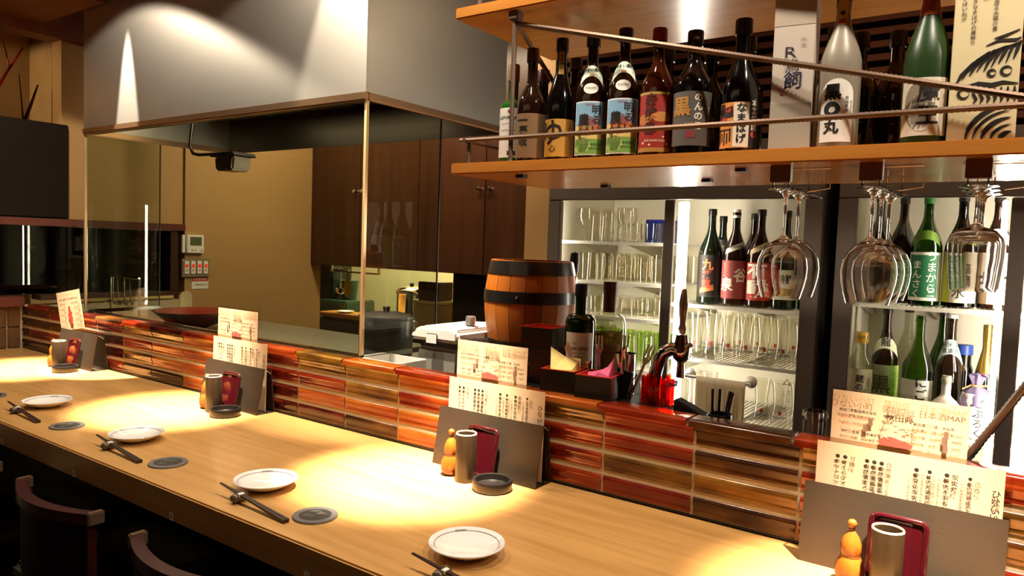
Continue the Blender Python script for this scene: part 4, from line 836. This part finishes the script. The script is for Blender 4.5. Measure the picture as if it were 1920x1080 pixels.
# white appliance
rc = thing('white_appliance', 'white plastic lidded appliance beside the barrel', 'appliance', (-1.615, 1.97, .8005))
part('lid', MB().prism([(-.105, .232), (.115, .232), (.115, .275), (.08, .288), (-.05, .282), (-.09, .265)], 1, -.13, .12), M['white'], rc, bevel=.012, seg=3)
part('body', MB().box(-.08, .105, -.115, .105, 0, .210), mat('grey_plastic', '#8a857a', .4), rc, bevel=.012)
part('gasket', MB().box(-.07, .095, -.105, .095, .2105, .2315), M['black'], rc)
part('latch', MB().box(-.02, .03, -.136, -.1305, .225, .26), M['white'], rc, bevel=.003)
part('steam_vent', MB().lathe([(.018, .2885), (.018, .31), (.016, .318), (0, .318)], 14, (.08, -.02, 0)), M['steel'], rc, smooth=40)
bn = MB().box(-.09, .075, -.07, .055, 0, .004)
wb = thing('white_tub', 'white open plastic tub next to the glass screen', 'tub', (-1.70, 1.77, .8005))
part('base', bn, M['white'], wb)
for a in ((-.09, .075, -.075, -.071, 0, .172), (-.09, .075, .056, .06, 0, .172), (-.094, -.09, -.071, .056, 0, .172), (.075, .079, -.071, .056, 0, .172)): part('side', MB().box(*a), M['white'], wb, bevel=.001)
# whisky bottles
wg_ = thin('whisky_green', '#2a5a14', 1, 1.5)
bottle('whisky_bottle', 'dark green whisky bottle with white label beside the barrel', -1.025, 1.81, LZ, .285, .044, mat('bottle_deep_green', '#0c1c08', .06, coat=.3), .0165, .62, .72, (cap_black, .03, .0195), [dict(z0=.05, z1=.155, w=.085, m='#cfc8ba', patch=[], txt=[('THE', .009, -.012, .124, False, K), ('HAKUSHU', .0125, 0, .110, False, K, .02), ('SINGLE MALT', .0075, 0, .097, False, K), ('WHISKY', .007, 0, .086, False, K)])], square=True)
bottle('whisky_bottle', 'clear whisky bottle with red-brown capsule and pale liquor', -.993, 1.925, LZ, .292, .049, M['g_clear'], .0175, .55, .70, (mat('capsule_brown', '#3a1410', .35), .085, .02), [dict(z0=.03, z1=.115, w=.08, m='#b09078', txt=[('SINGLE MALT', .008, 0, .09, False, '#4a2c20')]), dict(name='embossed_mark', z0=.145, z1=.175, w=.05, m=M['g_clear'], txt=[('101', .016, .012, .165, False, '#e8dcb0', .02), ('SE', .014, .01, .145, False, '#e8dcb0', .02)])], square=True, fill=(thin('pale_liquor', '#b08a48', .6, 1.2), .5))
# masu boxes
def masu(lab, x, y, rz, z=.978):
    t = thing('lacquer_box', lab, 'box', (x, y, z), rz); s, h, th = .050, .058, .006
    for a in ((-s, s, -s, -s+th), (-s, s, s-th, s), (-s, -s+th, -s+th, s-th), (s-th, s, -s+th, s-th)):
        w_ = part('side', MB().box(a[0], a[1], a[2], a[3], 0, h), M['blackware'], t)
        part('rim', MB().box(a[0]+.0004, a[1]-.0004, a[2]+.0004, a[3]-.0004, h+.0002, h+.0024), M['redin'], w_)
    i = s-th-.0004
    for a in ((-i, i, -i, -i+.0012), (-i, i, i-.0012, i), (-i, -i+.0012, -i, i), (i-.0012, i, -i, i)): part('red_lining', MB().box(a[0], a[1], a[2], a[3], .004, h-.001), M['redin'], t)
    part('bottom', MB().box(-s+th, s-th, -s+th, s-th, 0, .004), M['redin'], t); return t
masu('black lacquer box with red inside holding a pink napkin', -.892, 1.69, .12)
masu('black lacquer box with red inside holding a yellow paper parcel', -1.005, 1.70, .12)
masu('black lacquer box with red rim behind the yellow parcel box', -1.14, 1.80, .1, LZ)
lb_ = solo('black_tin', 'black square tin under the rear lacquer box beside the barrel', 'tin', MB().box(-.06, .06, -.06, .06, 0, .10), M['black'], (-1.14, 1.80, LZ), (0, 0, .1), bevel=.003)
for o in bpy.data.objects:
    if o.get('label', '').startswith('black lacquer box with red rim behind'): o.location.z = LZ+.1005
ye = thing('yellow_parcel', 'folded yellow paper parcel with white tip in a lacquer box', 'parcel', (-1.005, 1.70, .983), .3)
yp = mat('yellow_paper', '#f2d67c', .6)
part('bag', MB().add([(-.03, -.03, 0), (.03, -.03, 0), (.032, .03, 0), (-.03, .03, 0), (-.034, -.028, .05), (.026, -.034, .055), (.036, .028, .078), (-.02, .034, .07), (0, 0, .085), (-.045, .01, .108)],
     [(0, 3, 2, 1), (0, 1, 5, 4), (1, 2, 6, 5), (2, 3, 7, 6), (3, 0, 4, 7), (4, 5, 8), (5, 6, 8), (6, 7, 8), (7, 4, 9), (4, 8, 9), (8, 7, 9)]), yp, ye)
part('paper_tip', MB().add([(.004, .0, .08), (.016, .01, .082), (.012, .012, .112), (.002, .004, .127), (-.004, .0, .11)], [(0, 1, 2, 3, 4)]), M['white'], ye)
pk = thing('pink_napkin', 'crumpled pink paper napkin in a lacquer box', 'napkin', (-.892, 1.69, .983), .2)
part('paper', MB().add([(-.038, -.03, .02), (.038, -.034, .03), (.036, .034, .03), (-.036, .03, .02), (-.03, -.006, .058), (.0, -.02, .062), (.02, .0, .075), (.034, .01, .098), (.01, .024, .066), (-.034, .02, .052), (.03, -.024, .054), (0, 0, 0)],
     [(0, 1, 10, 5), (0, 5, 4), (0, 4, 9, 3), (3, 9, 8, 2), (2, 8, 7), (2, 7, 10, 1), (10, 7, 6, 5), (4, 5, 6, 8, 9), (6, 7, 8), (0, 3, 11), (3, 2, 11), (2, 1, 11), (1, 0, 11)]), mat('pink_paper', '#d8587c', .6), pk)
# cutlery holder and forks
ch_ = solo('cutlery_cup', 'tall chrome cutlery cup behind the lacquer boxes', 'cup', MB().lathe([(0, 0), (.03, 0), (.03, .11), (.028, .11), (.028, .004), (0, .004)], 20), M['chrome'], (-.875, 1.80, LZ), smooth=40)
fork = MB().box(-.004, .004, -.001, .001, 0, .10).prism([(-.004, .10), (.004, .10), (.011, .118), (-.011, .118)], 1, -.001, .001)
for k in range(3): fork.box(-.011+k*.0085, -.0065+k*.0085, -.001, .001, .118, .155)
fm = fork.mesh('fork', M['steel'])
for x, y, z, rx, ry, rz, lab in ((-.935, 1.765, LZ+.0, 0, -.03, .4, 'steel fork standing tines up before the clear whisky bottle'), (-.883, 1.795, LZ+.0045, 0, .05, .5, 'steel fork standing in the chrome cutlery cup'), (-.828, 1.74, LZ+.0005, 0, .35, .3, 'steel fork leaning beside the red straws')):
    o = link('fork', fm, None, (x, y, z), (rx, ry, rz)); tag(o, lab, 'fork')
for x, y, lab in ((-.958, 1.745, 'thin chrome tube standing before the green whisky bottle'), (-.866, 1.775, 'thin chrome tube standing beside the pink napkin box')):
    hh = .085 if x < -.9 else .13
    solo('chrome_tube', lab, 'tube', MB().lathe([(0, 0), (.0095, 0), (.0095, hh*.5), (.0085, hh*.52), (.0085, hh*.9), (.0095, hh*.92), (.0095, hh), (0, hh)], 14), M['chrome'], (x, y, LZ if x > -.9 else LZ), smooth=40)
# beer tap
tp = thing('beer_tap', 'curved chrome draught beer tap with long metal lever', 'tap', (-.80, 1.83, .8005))
part('spout', MB().tube([(0, 0, 0), (0, 0, .18), (.002, 0, .23), (.01, 0, .265), (.025, 0, .292), (.05, 0, .305), (.07, 0, .30)], .0185, 14), M['chrome'], tp, smooth=60)
part('valve', MB().lathe([(.012, .23), (.010, .27), (.022, .282), (.024, .31), (.018, .33), (.016, .345), (0, .346)], 16, (.073, 0, 0)), M['chrome'], tp, smooth=45)
part('lever', MB().lathe([(.007, .3465), (.012, .36), (.008, .375), (.011, .40), (.013, .425), (.010, .45), (.006, .465), (0, .468)], 14, (.073, 0, 0)), mat('worn_metal', '#b0a094', .3, .9), tp, smooth=60)
part('cross_arm', MB().tube([(.073, 0, .315), (.105, -.02, .322)], .007, 10), M['chrome'], tp, smooth=50)
bo = solo('bar_corkscrew', 'black-handled bar tool leaning by the beer tap', 'tool', MB().box(-.012, .012, -.006, .006, 0, .075).tube([(.018+.004*math.cos(k*.9), .004*math.sin(k*.9), .005*k) for k in range(16)], .0015, 5), M['black'], (-.845, 1.73, LZ), (0, .2, .3))
# red straws
sc_ = solo('straw_cup', 'clear cup packed with short red straws', 'cup', MB().openlathe([(0, 0), (.046, 0), (.05, .05), (.049, .05), (.0455, .002), (0, .002)], 24), M['acrylic'], (-.752, 1.745, LZ), smooth=50)
rs = thin('red_straw', '#ff6a50', .6, 1.4); sm_ = MB().openlathe([(.0036, 0), (.0036, .066)], 8).mesh('straw', rs, smooth=60)
kk = 0
for ring_, cnt in ((.008, 4), (.018, 8), (.028, 13), (.039, 20)):
    for i in range(cnt):
        a = 2*PI*i/cnt+ring_*50; kk += 1
        o = link('drinking_straw', sm_, None, (-.752+ring_*math.cos(a), 1.745+ring_*math.sin(a), LZ+.0022), (0, 0, 0)); o.scale = (1, 1, .82+.3*random.random()); tag(o, 'short red straw standing in the clear cup', 'straw', 'red straws in the cup')
# pens
pn = solo('pen_tray', 'black sloping pen case behind the tiled wall', 'case', MB().prism([(-.035, 0), (.045, 0), (.045, .022), (-.02, .05), (-.035, .054)], 1, -.02, .02), M['black'], (-.655, 1.72, LQ), bevel=.003)
pc = solo('pen_cup', 'low black pen cup before the hanging towel', 'cup', MB().lathe([(0, 0), (.028, 0), (.028, .03), (.026, .03), (.026, .003), (0, .003)], 18), M['black'], (-.58, 1.73, LQ), smooth=40)
for i, (dx, dy, rx, ry, c, lab) in enumerate(((-.018, -.004, 0, -.03, '#14141c', 'black pen standing upright'), (-.006, .006, 0, .0, '#101010', 'short black pen'), (.008, .0, 0, .16, '#1c2a5c', 'navy blue pen leaning'), (.014, -.008, 0, .2, '#181818', 'black pen leaning most'))):
    p_ = thing('pen', lab+' in the low black pen cup', 'pen', (-.58+dx, 1.73+dy, LQ+.0035))
    part('barrel', MB().lathe([(.001, 0), (.004, .008), (.004, .082), (.0035, .085), (0, .085)], 10), flat(c, .3), p_, smooth=40, rot=(0, ry, 0)); part('clip', MB().box(-.001, .001, -.0058, -.0042, .06, .084), M['chrome'], p_, rot=(0, ry, 0))
solo('cut_glass', 'small cut-glass tumbler behind the menu holder', 'glass', MB().lathe([(0, 0), (.022, 0), (.025, .01), (.027, .05), (.029, .058), (.027, .07), (.024, .07), (.024, .012), (0, .01)], 12), M['wine'], (-.365, 1.74, LQ))
gh = MB(); hp = [(-.075+.10*t/40, 1.76+.0*t, .950+.185*(t/40)) for t in range(41)]
gh.tube(hp, .008, 10, [.0078 if i % 2 else .0092 for i in range(41)])
gk = thing('gooseneck_hose', 'ribbed metal gooseneck hose behind the menu holder', 'hose', (0, 0, 0))
part('hose', gh, M['steel'], gk, smooth=30); part('foot', MB().lathe([(.016, .9453), (.016, .951), (.010, .958)], 14, (-.075, 1.76, 0)), M['steel'], gk)
# ================================================================ TABLE SETS
SETS = (-.165, -1.148, -2.295, -3.47)
WHERE = ('before the sake bottle fridge', 'before the lacquer boxes and barrel', 'before the glass screen', 'next to the stone end wall')
ink = flat('#4a3a28'); inkb = flat('#241a12')
cols = [('ひない小町', .338, .952, .0155, 1), ('造り', .309, .962, .0115, 0), ('●比内地鶏正肉たたき', .297, .968, .0085, 1), ('比内地鶏のお刺身盛合せ', .285, .955, .006, 0), ('炭火焼', .273, .968, .0115, 1), ('●特大手羽もち焼き', .260, .968, .0105, 1), ('比内地鶏のつくね焼', .248, .955, .006, 0), ('ねぎま塩たれ焼', .240, .958, .006, 0), ('●比内地鶏肝バター', .232, .968, .0095, 1), ('秋田産炭火の味わい', .221, .958, .006, 0), ('●空豆の炭火焼き', .210, .968, .0105, 1), ('さやごと焼き上げます', .199, .955, .0058, 0),
        ('自然薯', .163, .968, .0105, 0), ('秋田県産', .162, .925, .0055, 0), ('●自然薯豆腐', .150, .968, .0105, 1), ('●自然薯磯辺揚げ', .137, .968, .0105, 1), ('●自然薯とろろ', .124, .968, .0105, 1), ('甘味', .098, .968, .0115, 0), ('●さくらアイス', .084, .968, .0105, 1), ('●ホットコーヒー', .070, .968, .0105, 1)]
def column(mb, s, x, ztop, size, bold):
    v, f = text2d(s, size, True, .012 if bold else 0)
    zm = max(b for a, b in v); mb.add([(x+a, 0, ztop-zm+b) for a, b in v], f)
tA = MB(); tA2 = MB()
for s, x, zt, size, bold in cols: column(tA if bold else tA2, s, x-.19, zt-.75, size, bold)
meA = tA.mesh('lettering', inkb); meA2 = tA2.mesh('lettering', ink)
tB = MB(); tBo = MB(); tBg = MB()
text_flat(tBg, 'ひない小町　蒲田店　日本酒MAP', .0155, -.002, .131); text_flat(tB, '秋田酒類製造株式会社', .0068, -.07, .109, bold=.02); text_flat(tB, '秋田市', .0068, -.014, .107, bold=.02); text_flat(tB, '秋田清酒酒造　大仙市', .0068, .062, .100, bold=.02)
text_flat(tB, '金紋酒造店　由利本荘市', .0066, -.062, .066, bold=.02)
for s, x, z in (('891円', -.016, .093), ('780円', -.024, .079), ('1200円', .100, .088), ('730円', .100, .076), ('770円', .100, .062)): text_flat(tB, s, .0062, x, z)
for s, x, z in (('高清水　純米大吟醸', -.072, .095), ('まんさくの花', -.08, .081), ('純米大吟醸　出羽鶴', .048, .087), ('純米吟醸　刈穂', .046, .074), ('山廃純米　秀よし', .048, .061)): text_flat(tBo, s, .0066, x, z)
tC = MB(); text_flat(tC, '秋田県', .0165, .006, .117, bold=.02)
for k in range(16): a = random.random()*.05-.018; b = .062+random.random()*.04; tC.box(a, a+.007, -.0001, .0001, b, b+.0008)
for p, q in (((-.02, .1), (-.028, .075)), ((-.028, .075), (-.012, .062)), ((.028, .1), (.03, .07))): tC.tube([(p[0], 0, p[1]), (q[0], 0, q[1])], .0004, 4)
tS = MB()
for x, z, c in ((-.046, .092, 0), (-.055, .078, 0), (.083, .088, 0), (.08, .075, 0), (.083, .062, 0)): tS.box(x-.004, x+.004, -.0001, .0001, z-.007, z+.007)
tR = MB().add([(-.028, 0, .05), (.026, 0, .05), (.03, 0, .058), (.018, 0, .064), (.004, 0, .066), (-.008, 0, .069), (-.022, 0, .066), (-.03, 0, .06)], [tuple(range(8))])
gold_ink = flat('#b08a5c')
mB_ = dict(b=tB.mesh('lettering', inkb), o=tBo.mesh('lettering', flat('#b8623c')), g=tBg.mesh('lettering', gold_ink), c=tC.mesh('map_drawing', flat('#9a866a')), s=tS.mesh('bottle_picture', flat('#7a5c48')), r=tR.mesh('red_map_patch', flat('#cf5040')))
def rrect(w_, z0, z1, r): 
    p = []
    for cx, cz, a0 in ((w_/2-r, z0+r, -90), (w_/2-r, z1-r, 0), (-w_/2+r, z1-r, 90), (-w_/2+r, z0+r, 180)):
        for k in range(4): a = math.radians(a0+30*k); p.append((cx+r*math.cos(a), cz+r*math.sin(a)))
    return p
meSl = MB().prism(rrect(.345, 0, .250, .006), 1, -.0018, .0018).mesh('plastic_sleeve', M['acrylic'])
meP = MB().box(-.160, .160, -.0005, .0005, .004, .239).mesh('paper', M['paper'])
meSl2 = MB().prism(rrect(.246, -.09, .155, .006), 1, -.0018, .0018).mesh('plastic_sleeve', M['acrylic'])
meP2 = MB().box(-.118, .118, -.0005, .0005, -.085, .147).mesh('paper', M['paper'])
def menu_a(x, wh):
    t = thing('menu_card', 'cream menu card with vertical writing '+wh, 'menu', (x+.003, 1.567, .7515), 0, 'menu cards with vertical writing')
    p = part('paper', meP, None, t); part('plastic_sleeve', meSl, None, t)
    part('lettering', meA, None, p, loc=(0, -.0030, 0), kind='stuff'); part('lettering', meA2, None, p, loc=(0, -.0030, 0), kind='stuff'); t.rotation_euler = (math.radians(-1), 0, 0)
def menu_b(x, wh):
    t = thing('sake_map_card', 'cream sake map card behind the menu card '+wh, 'menu', (x-.016, 1.5735, .951), 0, 'sake map cards behind menu cards')
    p = part('paper', meP2, None, t); part('plastic_sleeve', meSl2, None, t)
    for k, m in mB_.items(): part({'c': 'map_drawing', 's': 'bottle_picture', 'r': 'red_map_patch'}.get(k, 'lettering'), m, None, p, loc=(0, -.0030, 0), kind='stuff' if k != 'r' else None)
    t.rotation_euler = (math.radians(-.6), 0, 0)
stm = mat('brushed_menu_steel', '#57493a', .45, .8, bump=((2, 2, 120), .15))
def stand(x, wh):
    t = thing('menu_holder', 'folded brushed steel menu holder '+wh, 'menu holder', (x, 1.56, .7502), 0, 'steel menu holders')
    part('front_plate', MB().prism([(-.036, 0), (-.033, 0), (-.0035, .156), (-.006, .158)], 0, -.173, .173), stm, t)
    part('rear_plate', MB().prism([(.036, 0), (.039, 0), (.023, .150), (.0205, .150)], 0, -.168, .173), stm, t)
    part('spine', MB().box(-.1715, .1725, -.033, .0355, .0002, .0022), stm, t)
    for s in (-.169, .169): part('wire_clip', MB().tube([(s, -.005, .155), (s*1.01, .006, .150), (s*1.01, .020, .140)], .0018, 6), M['chrome'], t, smooth=60)
gprof = [(0, 0), (.016, 0), (.0225, .006), (.0265, .02), (.025, .036), (.019, .050), (.0165, .054), (.0168, .0565), (.0185, .064), (.0185, .076), (.0135, .090), (.0065, .100), (.0042, .104), (.0045, .107), (.0082, .112), (.0085, .117), (.005, .122), (0, .123)]
meG = MB().lathe(gprof, 24).mesh('gourd', M['gourd'], smooth=50)
meGr = MB().openlathe([(.0172, .0525), (.0178, .054), (.0172, .0555)], 24).mesh('waist_ring', mat('gourd_ring', '#6a3c12', .5), smooth=50)
meGk = MB().openlathe([(.0052, .1035), (.0058, .105), (.0052, .1065)], 12).mesh('cord', mat('gourd_ring', '#6a3c12'), smooth=50)
meC = MB().lathe([(0, 0), (.027, 0), (.0275, .002), (.0275, .124), (.0265, .1255), (.0245, .1255), (.024, .124), (.024, .01), (0, .01)], 32).mesh('holder', M['bamboo'], smooth=40)
meCr = MB().openlathe([(.0277, .1235), (.0268, .1265), (.0247, .1265), (.0239, .1235)], 32).mesh('rim', mat('pale_rim', '#a89478', .4), smooth=60)
meD = MB().lathe([(0, 0), (.046, 0), (.050, .003), (.0515, .022), (.050, .0265), (.046, .0275), (.043, .026), (.041, .012), (.034, .009), (0, .009)], 36).mesh('dish', M['blackware'], smooth=50)
rim_path = rrect(.092, .0, .122, .012)
tray_rim = MB().tube([(a, 0, b) for a, b in rim_path]+[(rim_path[0][0], 0, rim_path[0][1])], .0055, 8).mesh('rim', M['redlac'], smooth=60)
tray_pl = MB().prism(rrect(.09, .001, .121, .011), 1, -.001, .004).mesh('panel', M['redlac'], bevel=0)
for i, x in enumerate(SETS):
    wh = WHERE[i]; stand(x, wh)
    if i < 3: menu_a(x, wh); menu_b(x, wh)
    else:
        t = thing('tilted_map_card', 'cream card with a red map tilted on the menu holder', 'menu', (x-.06, 1.556, .905), 0); t.rotation_euler = (math.radians(4), math.radians(-9), 0)
        p = part('paper', MB().box(-.112, .112, -.0005, .0005, .006, .183), M['paper'], t); part('plastic_sleeve', MB().prism(rrect(.232, .002, .19, .005), 1, -.0018, .0018), M['acrylic'], t)
        mb = MB(); mo = MB()
        for cx in (-.085, .03): text_flat(mb, '秋田県の酒蔵', .010, cx+.025, .145, -.003, bold=.01)
        for r_ in range(4):
            for cx in (-.065, .07): text_flat(mo, '純米吟醸酒', .009, cx, .122-.026*r_, -.003); text_flat(mb, '一合', .011, cx+.018, .112-.026*r_, -.003, bold=.01)
        text_flat(mo, '日本酒MAP', .017, 0, .165, -.003)
        part('lettering', mb, inkb, p, kind='stuff'); part('lettering', mo, gold_ink, p, kind='stuff')
        part('red_map_patch', MB().add([(q[0]*1.1, -.0032, q[1]) for q in ((-.006, .035), (.012, .030), (.020, .055), (.012, .062), (.022, .085), (.010, .09), (.008, .115), (-.008, .112), (-.012, .085), (-.02, .07), (-.010, .055))], [tuple(range(11))]), flat('#c03a28'), p)
    o = thing('gourd_shaker', 'orange-brown wooden gourd spice shaker '+wh, 'shaker', (x-.068+(.02 if i in (2,) else 0), 1.478, .7502), random.random()*3, 'gourd spice shakers')
    part('body', meG, None, o); part('waist_ring', meGr, None, o); part('cord', meGk, None, o)
    o = thing('toothpick_holder', 'tall dark bamboo cylinder holder '+wh, 'holder', (x-.006+(.02 if i > 1 else 0), 1.464, .7502), 0, 'dark bamboo holders'); part('cylinder', meC, None, o); part('rim', meCr, None, o)
    o = link('sauce_dish', meD, None, (x+.088+(.008 if i > 1 else 0), 1.455, .7502)); tag(o, 'round black shallow dish '+wh, 'dish', 'round black dishes')
    o = thing('red_tray', 'small upright red lacquer tray '+wh, 'tray', (x+.004+(.025 if i > 1 else 0), 1.503, .7582), 0, 'propped red lacquer trays')
    part('rim', tray_rim, None, o); part('panel', tray_pl, None, o); o.rotation_euler = (math.radians(-11), 0, 0)
    part('foot', MB().box(-.04, .04, -.016, .012, -.0075, -.0055), M['redlac'], o)
# ---- place settings
plp = [(0, .0), (.036, 0), (.038, .003), (.040, .004), (.060, .012), (.0745, .0215), (.0765, .0235), (.0755, .0248), (.072, .0236), (.058, .0155), (.04, .008), (0, .0065)]
meL = MB().lathe(plp, 48).mesh('plate', M['plate'], smooth=60)
meLr = MB().openlathe([(.0645, .0203), (.0650, .0206), (.0655, .0208)], 48).mesh('rim_line', flat('#7a6060'), smooth=60)
mk = MB()
for k in range(5): mk.tube([(-.010+.005*k, 0, .0), (-.007+.005*k, .004, .0005), (-.0055+.005*k, .0, .0)], .0006, 4)
meLm = mk.mesh('rim_mark', flat('#3a2420'))
meCo = MB().lathe([(0, 0), (.048, 0), (.0495, .0015), (.048, .0042), (.036, .0042), (.035, .0030), (0, .0030)], 48).mesh('coaster', mat('grey_rubber', '#5e5852', .6), smooth=40)
cw = MB()
for ci, cj in ((-.014, -.012), (.012, .004), (-.004, .016)):
    for k in range(4): cw.tube([(ci+(.004+.0028*k)*math.cos(a*PI/10), cj+(.004+.0028*k)*math.sin(a*PI/10), .0036) for a in range(11)], .0004, 4)
meCw = cw.mesh('wave_pattern', flat('#7c746a')); meCi = MB().lathe([(0, .0031), (.0348, .0031), (.0348, .0034), (0, .0034)], 40).mesh('inner_disc', mat('dark_rubber', '#2a2622', .45))
meS = MB().add([(-.262, -.0013, -.0013), (-.262, .0013, -.0013), (-.262, .0013, .0013), (-.262, -.0013, .0013), (0, -.0038, -.0038), (0, .0038, -.0038), (0, .0038, .0038), (0, -.0038, .0038)], [(0, 1, 2, 3), (4, 7, 6, 5), (0, 4, 5, 1), (1, 5, 6, 2), (2, 6, 7, 3), (3, 7, 4, 0)]).mesh('chopstick', mat('chopstick_wood', '#33211a', .35), bevel=.0005)
meSb = MB().box(-.180, -.171, -.0072, .0072, -.0034, .0034).mesh('paper_band', M['white'], bevel=.0005)
rest = MB().tube([(0, -.022, .009), (0, -.018, .011), (0, -.008, .011), (0, 0, .0095), (0, .008, .011), (0, .018, .011), (0, .022, .009)], .01, 12, [.003, .0095, .0112, .0096, .0112, .0095, .003])
rest.v = [(x*1.15, y, max(0, z)) for x, y, z in rest.v]; meR = rest.mesh('rest', mat('rest_glaze', '#4a3c28', .3, coat=.3), smooth=60)
PL = ((-.872, 1.118), (-1.488, 1.098), (-2.118, 1.108), (-2.745, 1.125), (-3.40, 1.125)); CO = (None, (-1.251, 1.054), (-1.841, 1.049), (-2.42, 1.048), (-3.045, 1.06))
for i, (x, y) in enumerate(PL):
    o = thing('small_plate', 'round white plate with thin rim line on the counter', 'plate', (x, y, .7502), .9, 'white plates along the counter'); part('dish', meL, None, o); part('rim_line', meLr, None, o); part('rim_mark', meLm, None, o, loc=(0.0, .064, .0204), rot=(.3, 0, 0))
    if CO[i]:
        o = thing('coaster', 'round grey coaster with dark patterned centre', 'coaster', CO[i]+(.7502,), .5*i, 'grey coasters along the counter'); part('disc', meCo, None, o); part('inner_disc', meCi, None, o); part('wave_pattern', meCw, None, o)
    if i < 4:
        rx, ry = x+.036, (1.0, .999, 1.012, 1.018)[i]
        o = link('chopstick_rest', meR, None, (rx, ry, .7502), (0, 0, .15)); tag(o, 'brown glazed chopstick rest under a pair of chopsticks', 'chopstick rest', 'chopstick rests along the counter')
        o = thing('chopsticks', 'pair of dark wooden chopsticks with a white paper band', 'chopsticks', (rx+.185, ry-.010, .7542), -.045, 'chopstick pairs along the counter'); o.rotation_euler = (0, .092, -.045)
        part('chopstick', meS, None, o, loc=(0, -.0042, 0), rot=(0, 0, -.010)); part('chopstick', meS, None, o, loc=(0, .0042, 0), rot=(0, 0, .010)); part('paper_band', meSb, None, o)
# ================================================================ CHAIRS
def chair(x, y):
    t = thing('bar_chair', 'dark reddish wooden low-back chair pushed under the counter', 'chair', (x, y, 0), 0, 'chairs pushed under the counter'); cw_ = M['chairw']
    N = 14; R = [(-.205+.41*i/N, .055*((2*i/N-1)**2)) for i in range(N+1)]
    def arc(z0, z1, th, inset=0):
        mb = MB(); v = []
        for (px, py) in R:
            px *= (1-inset)
            for yy, zz in ((py-th/2, z0), (py+th/2, z0), (py+th/2, z1), (py-th/2, z1)): v.append((px, yy, zz))
        f = [(4*i+a, 4*i+(a+1) % 4, 4*i+4+(a+1) % 4, 4*i+4+a) for i in range(N) for a in range(4)]+[(0, 1, 2, 3), (4*N+3, 4*N+2, 4*N+1, 4*N)]
        return mb.add(v, f)
    part('top_rail', arc(.632, .66, .030), cw_, t, smooth=40); part('backrest', arc(.44, .6315, .012, .05), M['panel'], t, smooth=40)
    for s in (-1, 1): part('rail_end', MB().box(s*.205-.010, s*.205+.010, .038, .078, .630, .663), mat('brass_end', '#8a6a52', .25, .6), t, bevel=.003)
    part('seat', MB().box(-.20, .20, .02, .43, .385, .435), M['seatc'], t, bevel=.015, seg=3); part('seat_frame', MB().box(-.195, .195, .03, .42, .35, .3845), cw_, t)
    for sx in (-.175, .175):
        for sy in (.05, .39): part('leg', MB().box(sx-.017, sx+.017, sy-.017, sy+.017, 0, .3495 if sy > .1 else .35), cw_, t, bevel=.002)
    for sx in (-.185, .185): part('back_post', MB().box(sx-.012, sx+.012, .045, .066, .435, .632), cw_, t)
for x in (-2.69, -2.07, -1.455, -.84): chair(x, .815)
# ================================================================ DOWNLIGHT FITTINGS
for x in SPOTS:
    t = thing('downlight', 'round ceiling downlight over the bar counter', 'downlight', (x, 1.25, 2.58), 0, 'downlights over the counter')
    part('ring', MB().openlathe([(.055, .0395), (.055, 0), (.048, 0), (.044, .0395)], 24), M['steel_dark'], t, smooth=40); part('lamp', MB().lathe([(0, .010), (.035, .012), (.042, .038), (0, .039)], 20), mat('lamp_face', '#ffe8c0', .5, emit=6), t)
for x, y, lab in ((-3.33, 1.638, 'small ceiling spotlight close to the hood and the soffit'), (-1.84, 1.53, 'small ceiling spotlight close to the free corner of the hood')):
    t = thing('spotlight', lab, 'spotlight', (x, y, 2.58)); part('ring', MB().openlathe([(.035, .0395), (.035, 0), (.03, 0), (.027, .0395)], 20), M['steel_dark'], t, smooth=40); part('lamp', MB().lathe([(0, .010), (.022, .012), (.026, .038), (0, .039)], 16), mat('lamp_face', '#ffe8c0'), t)
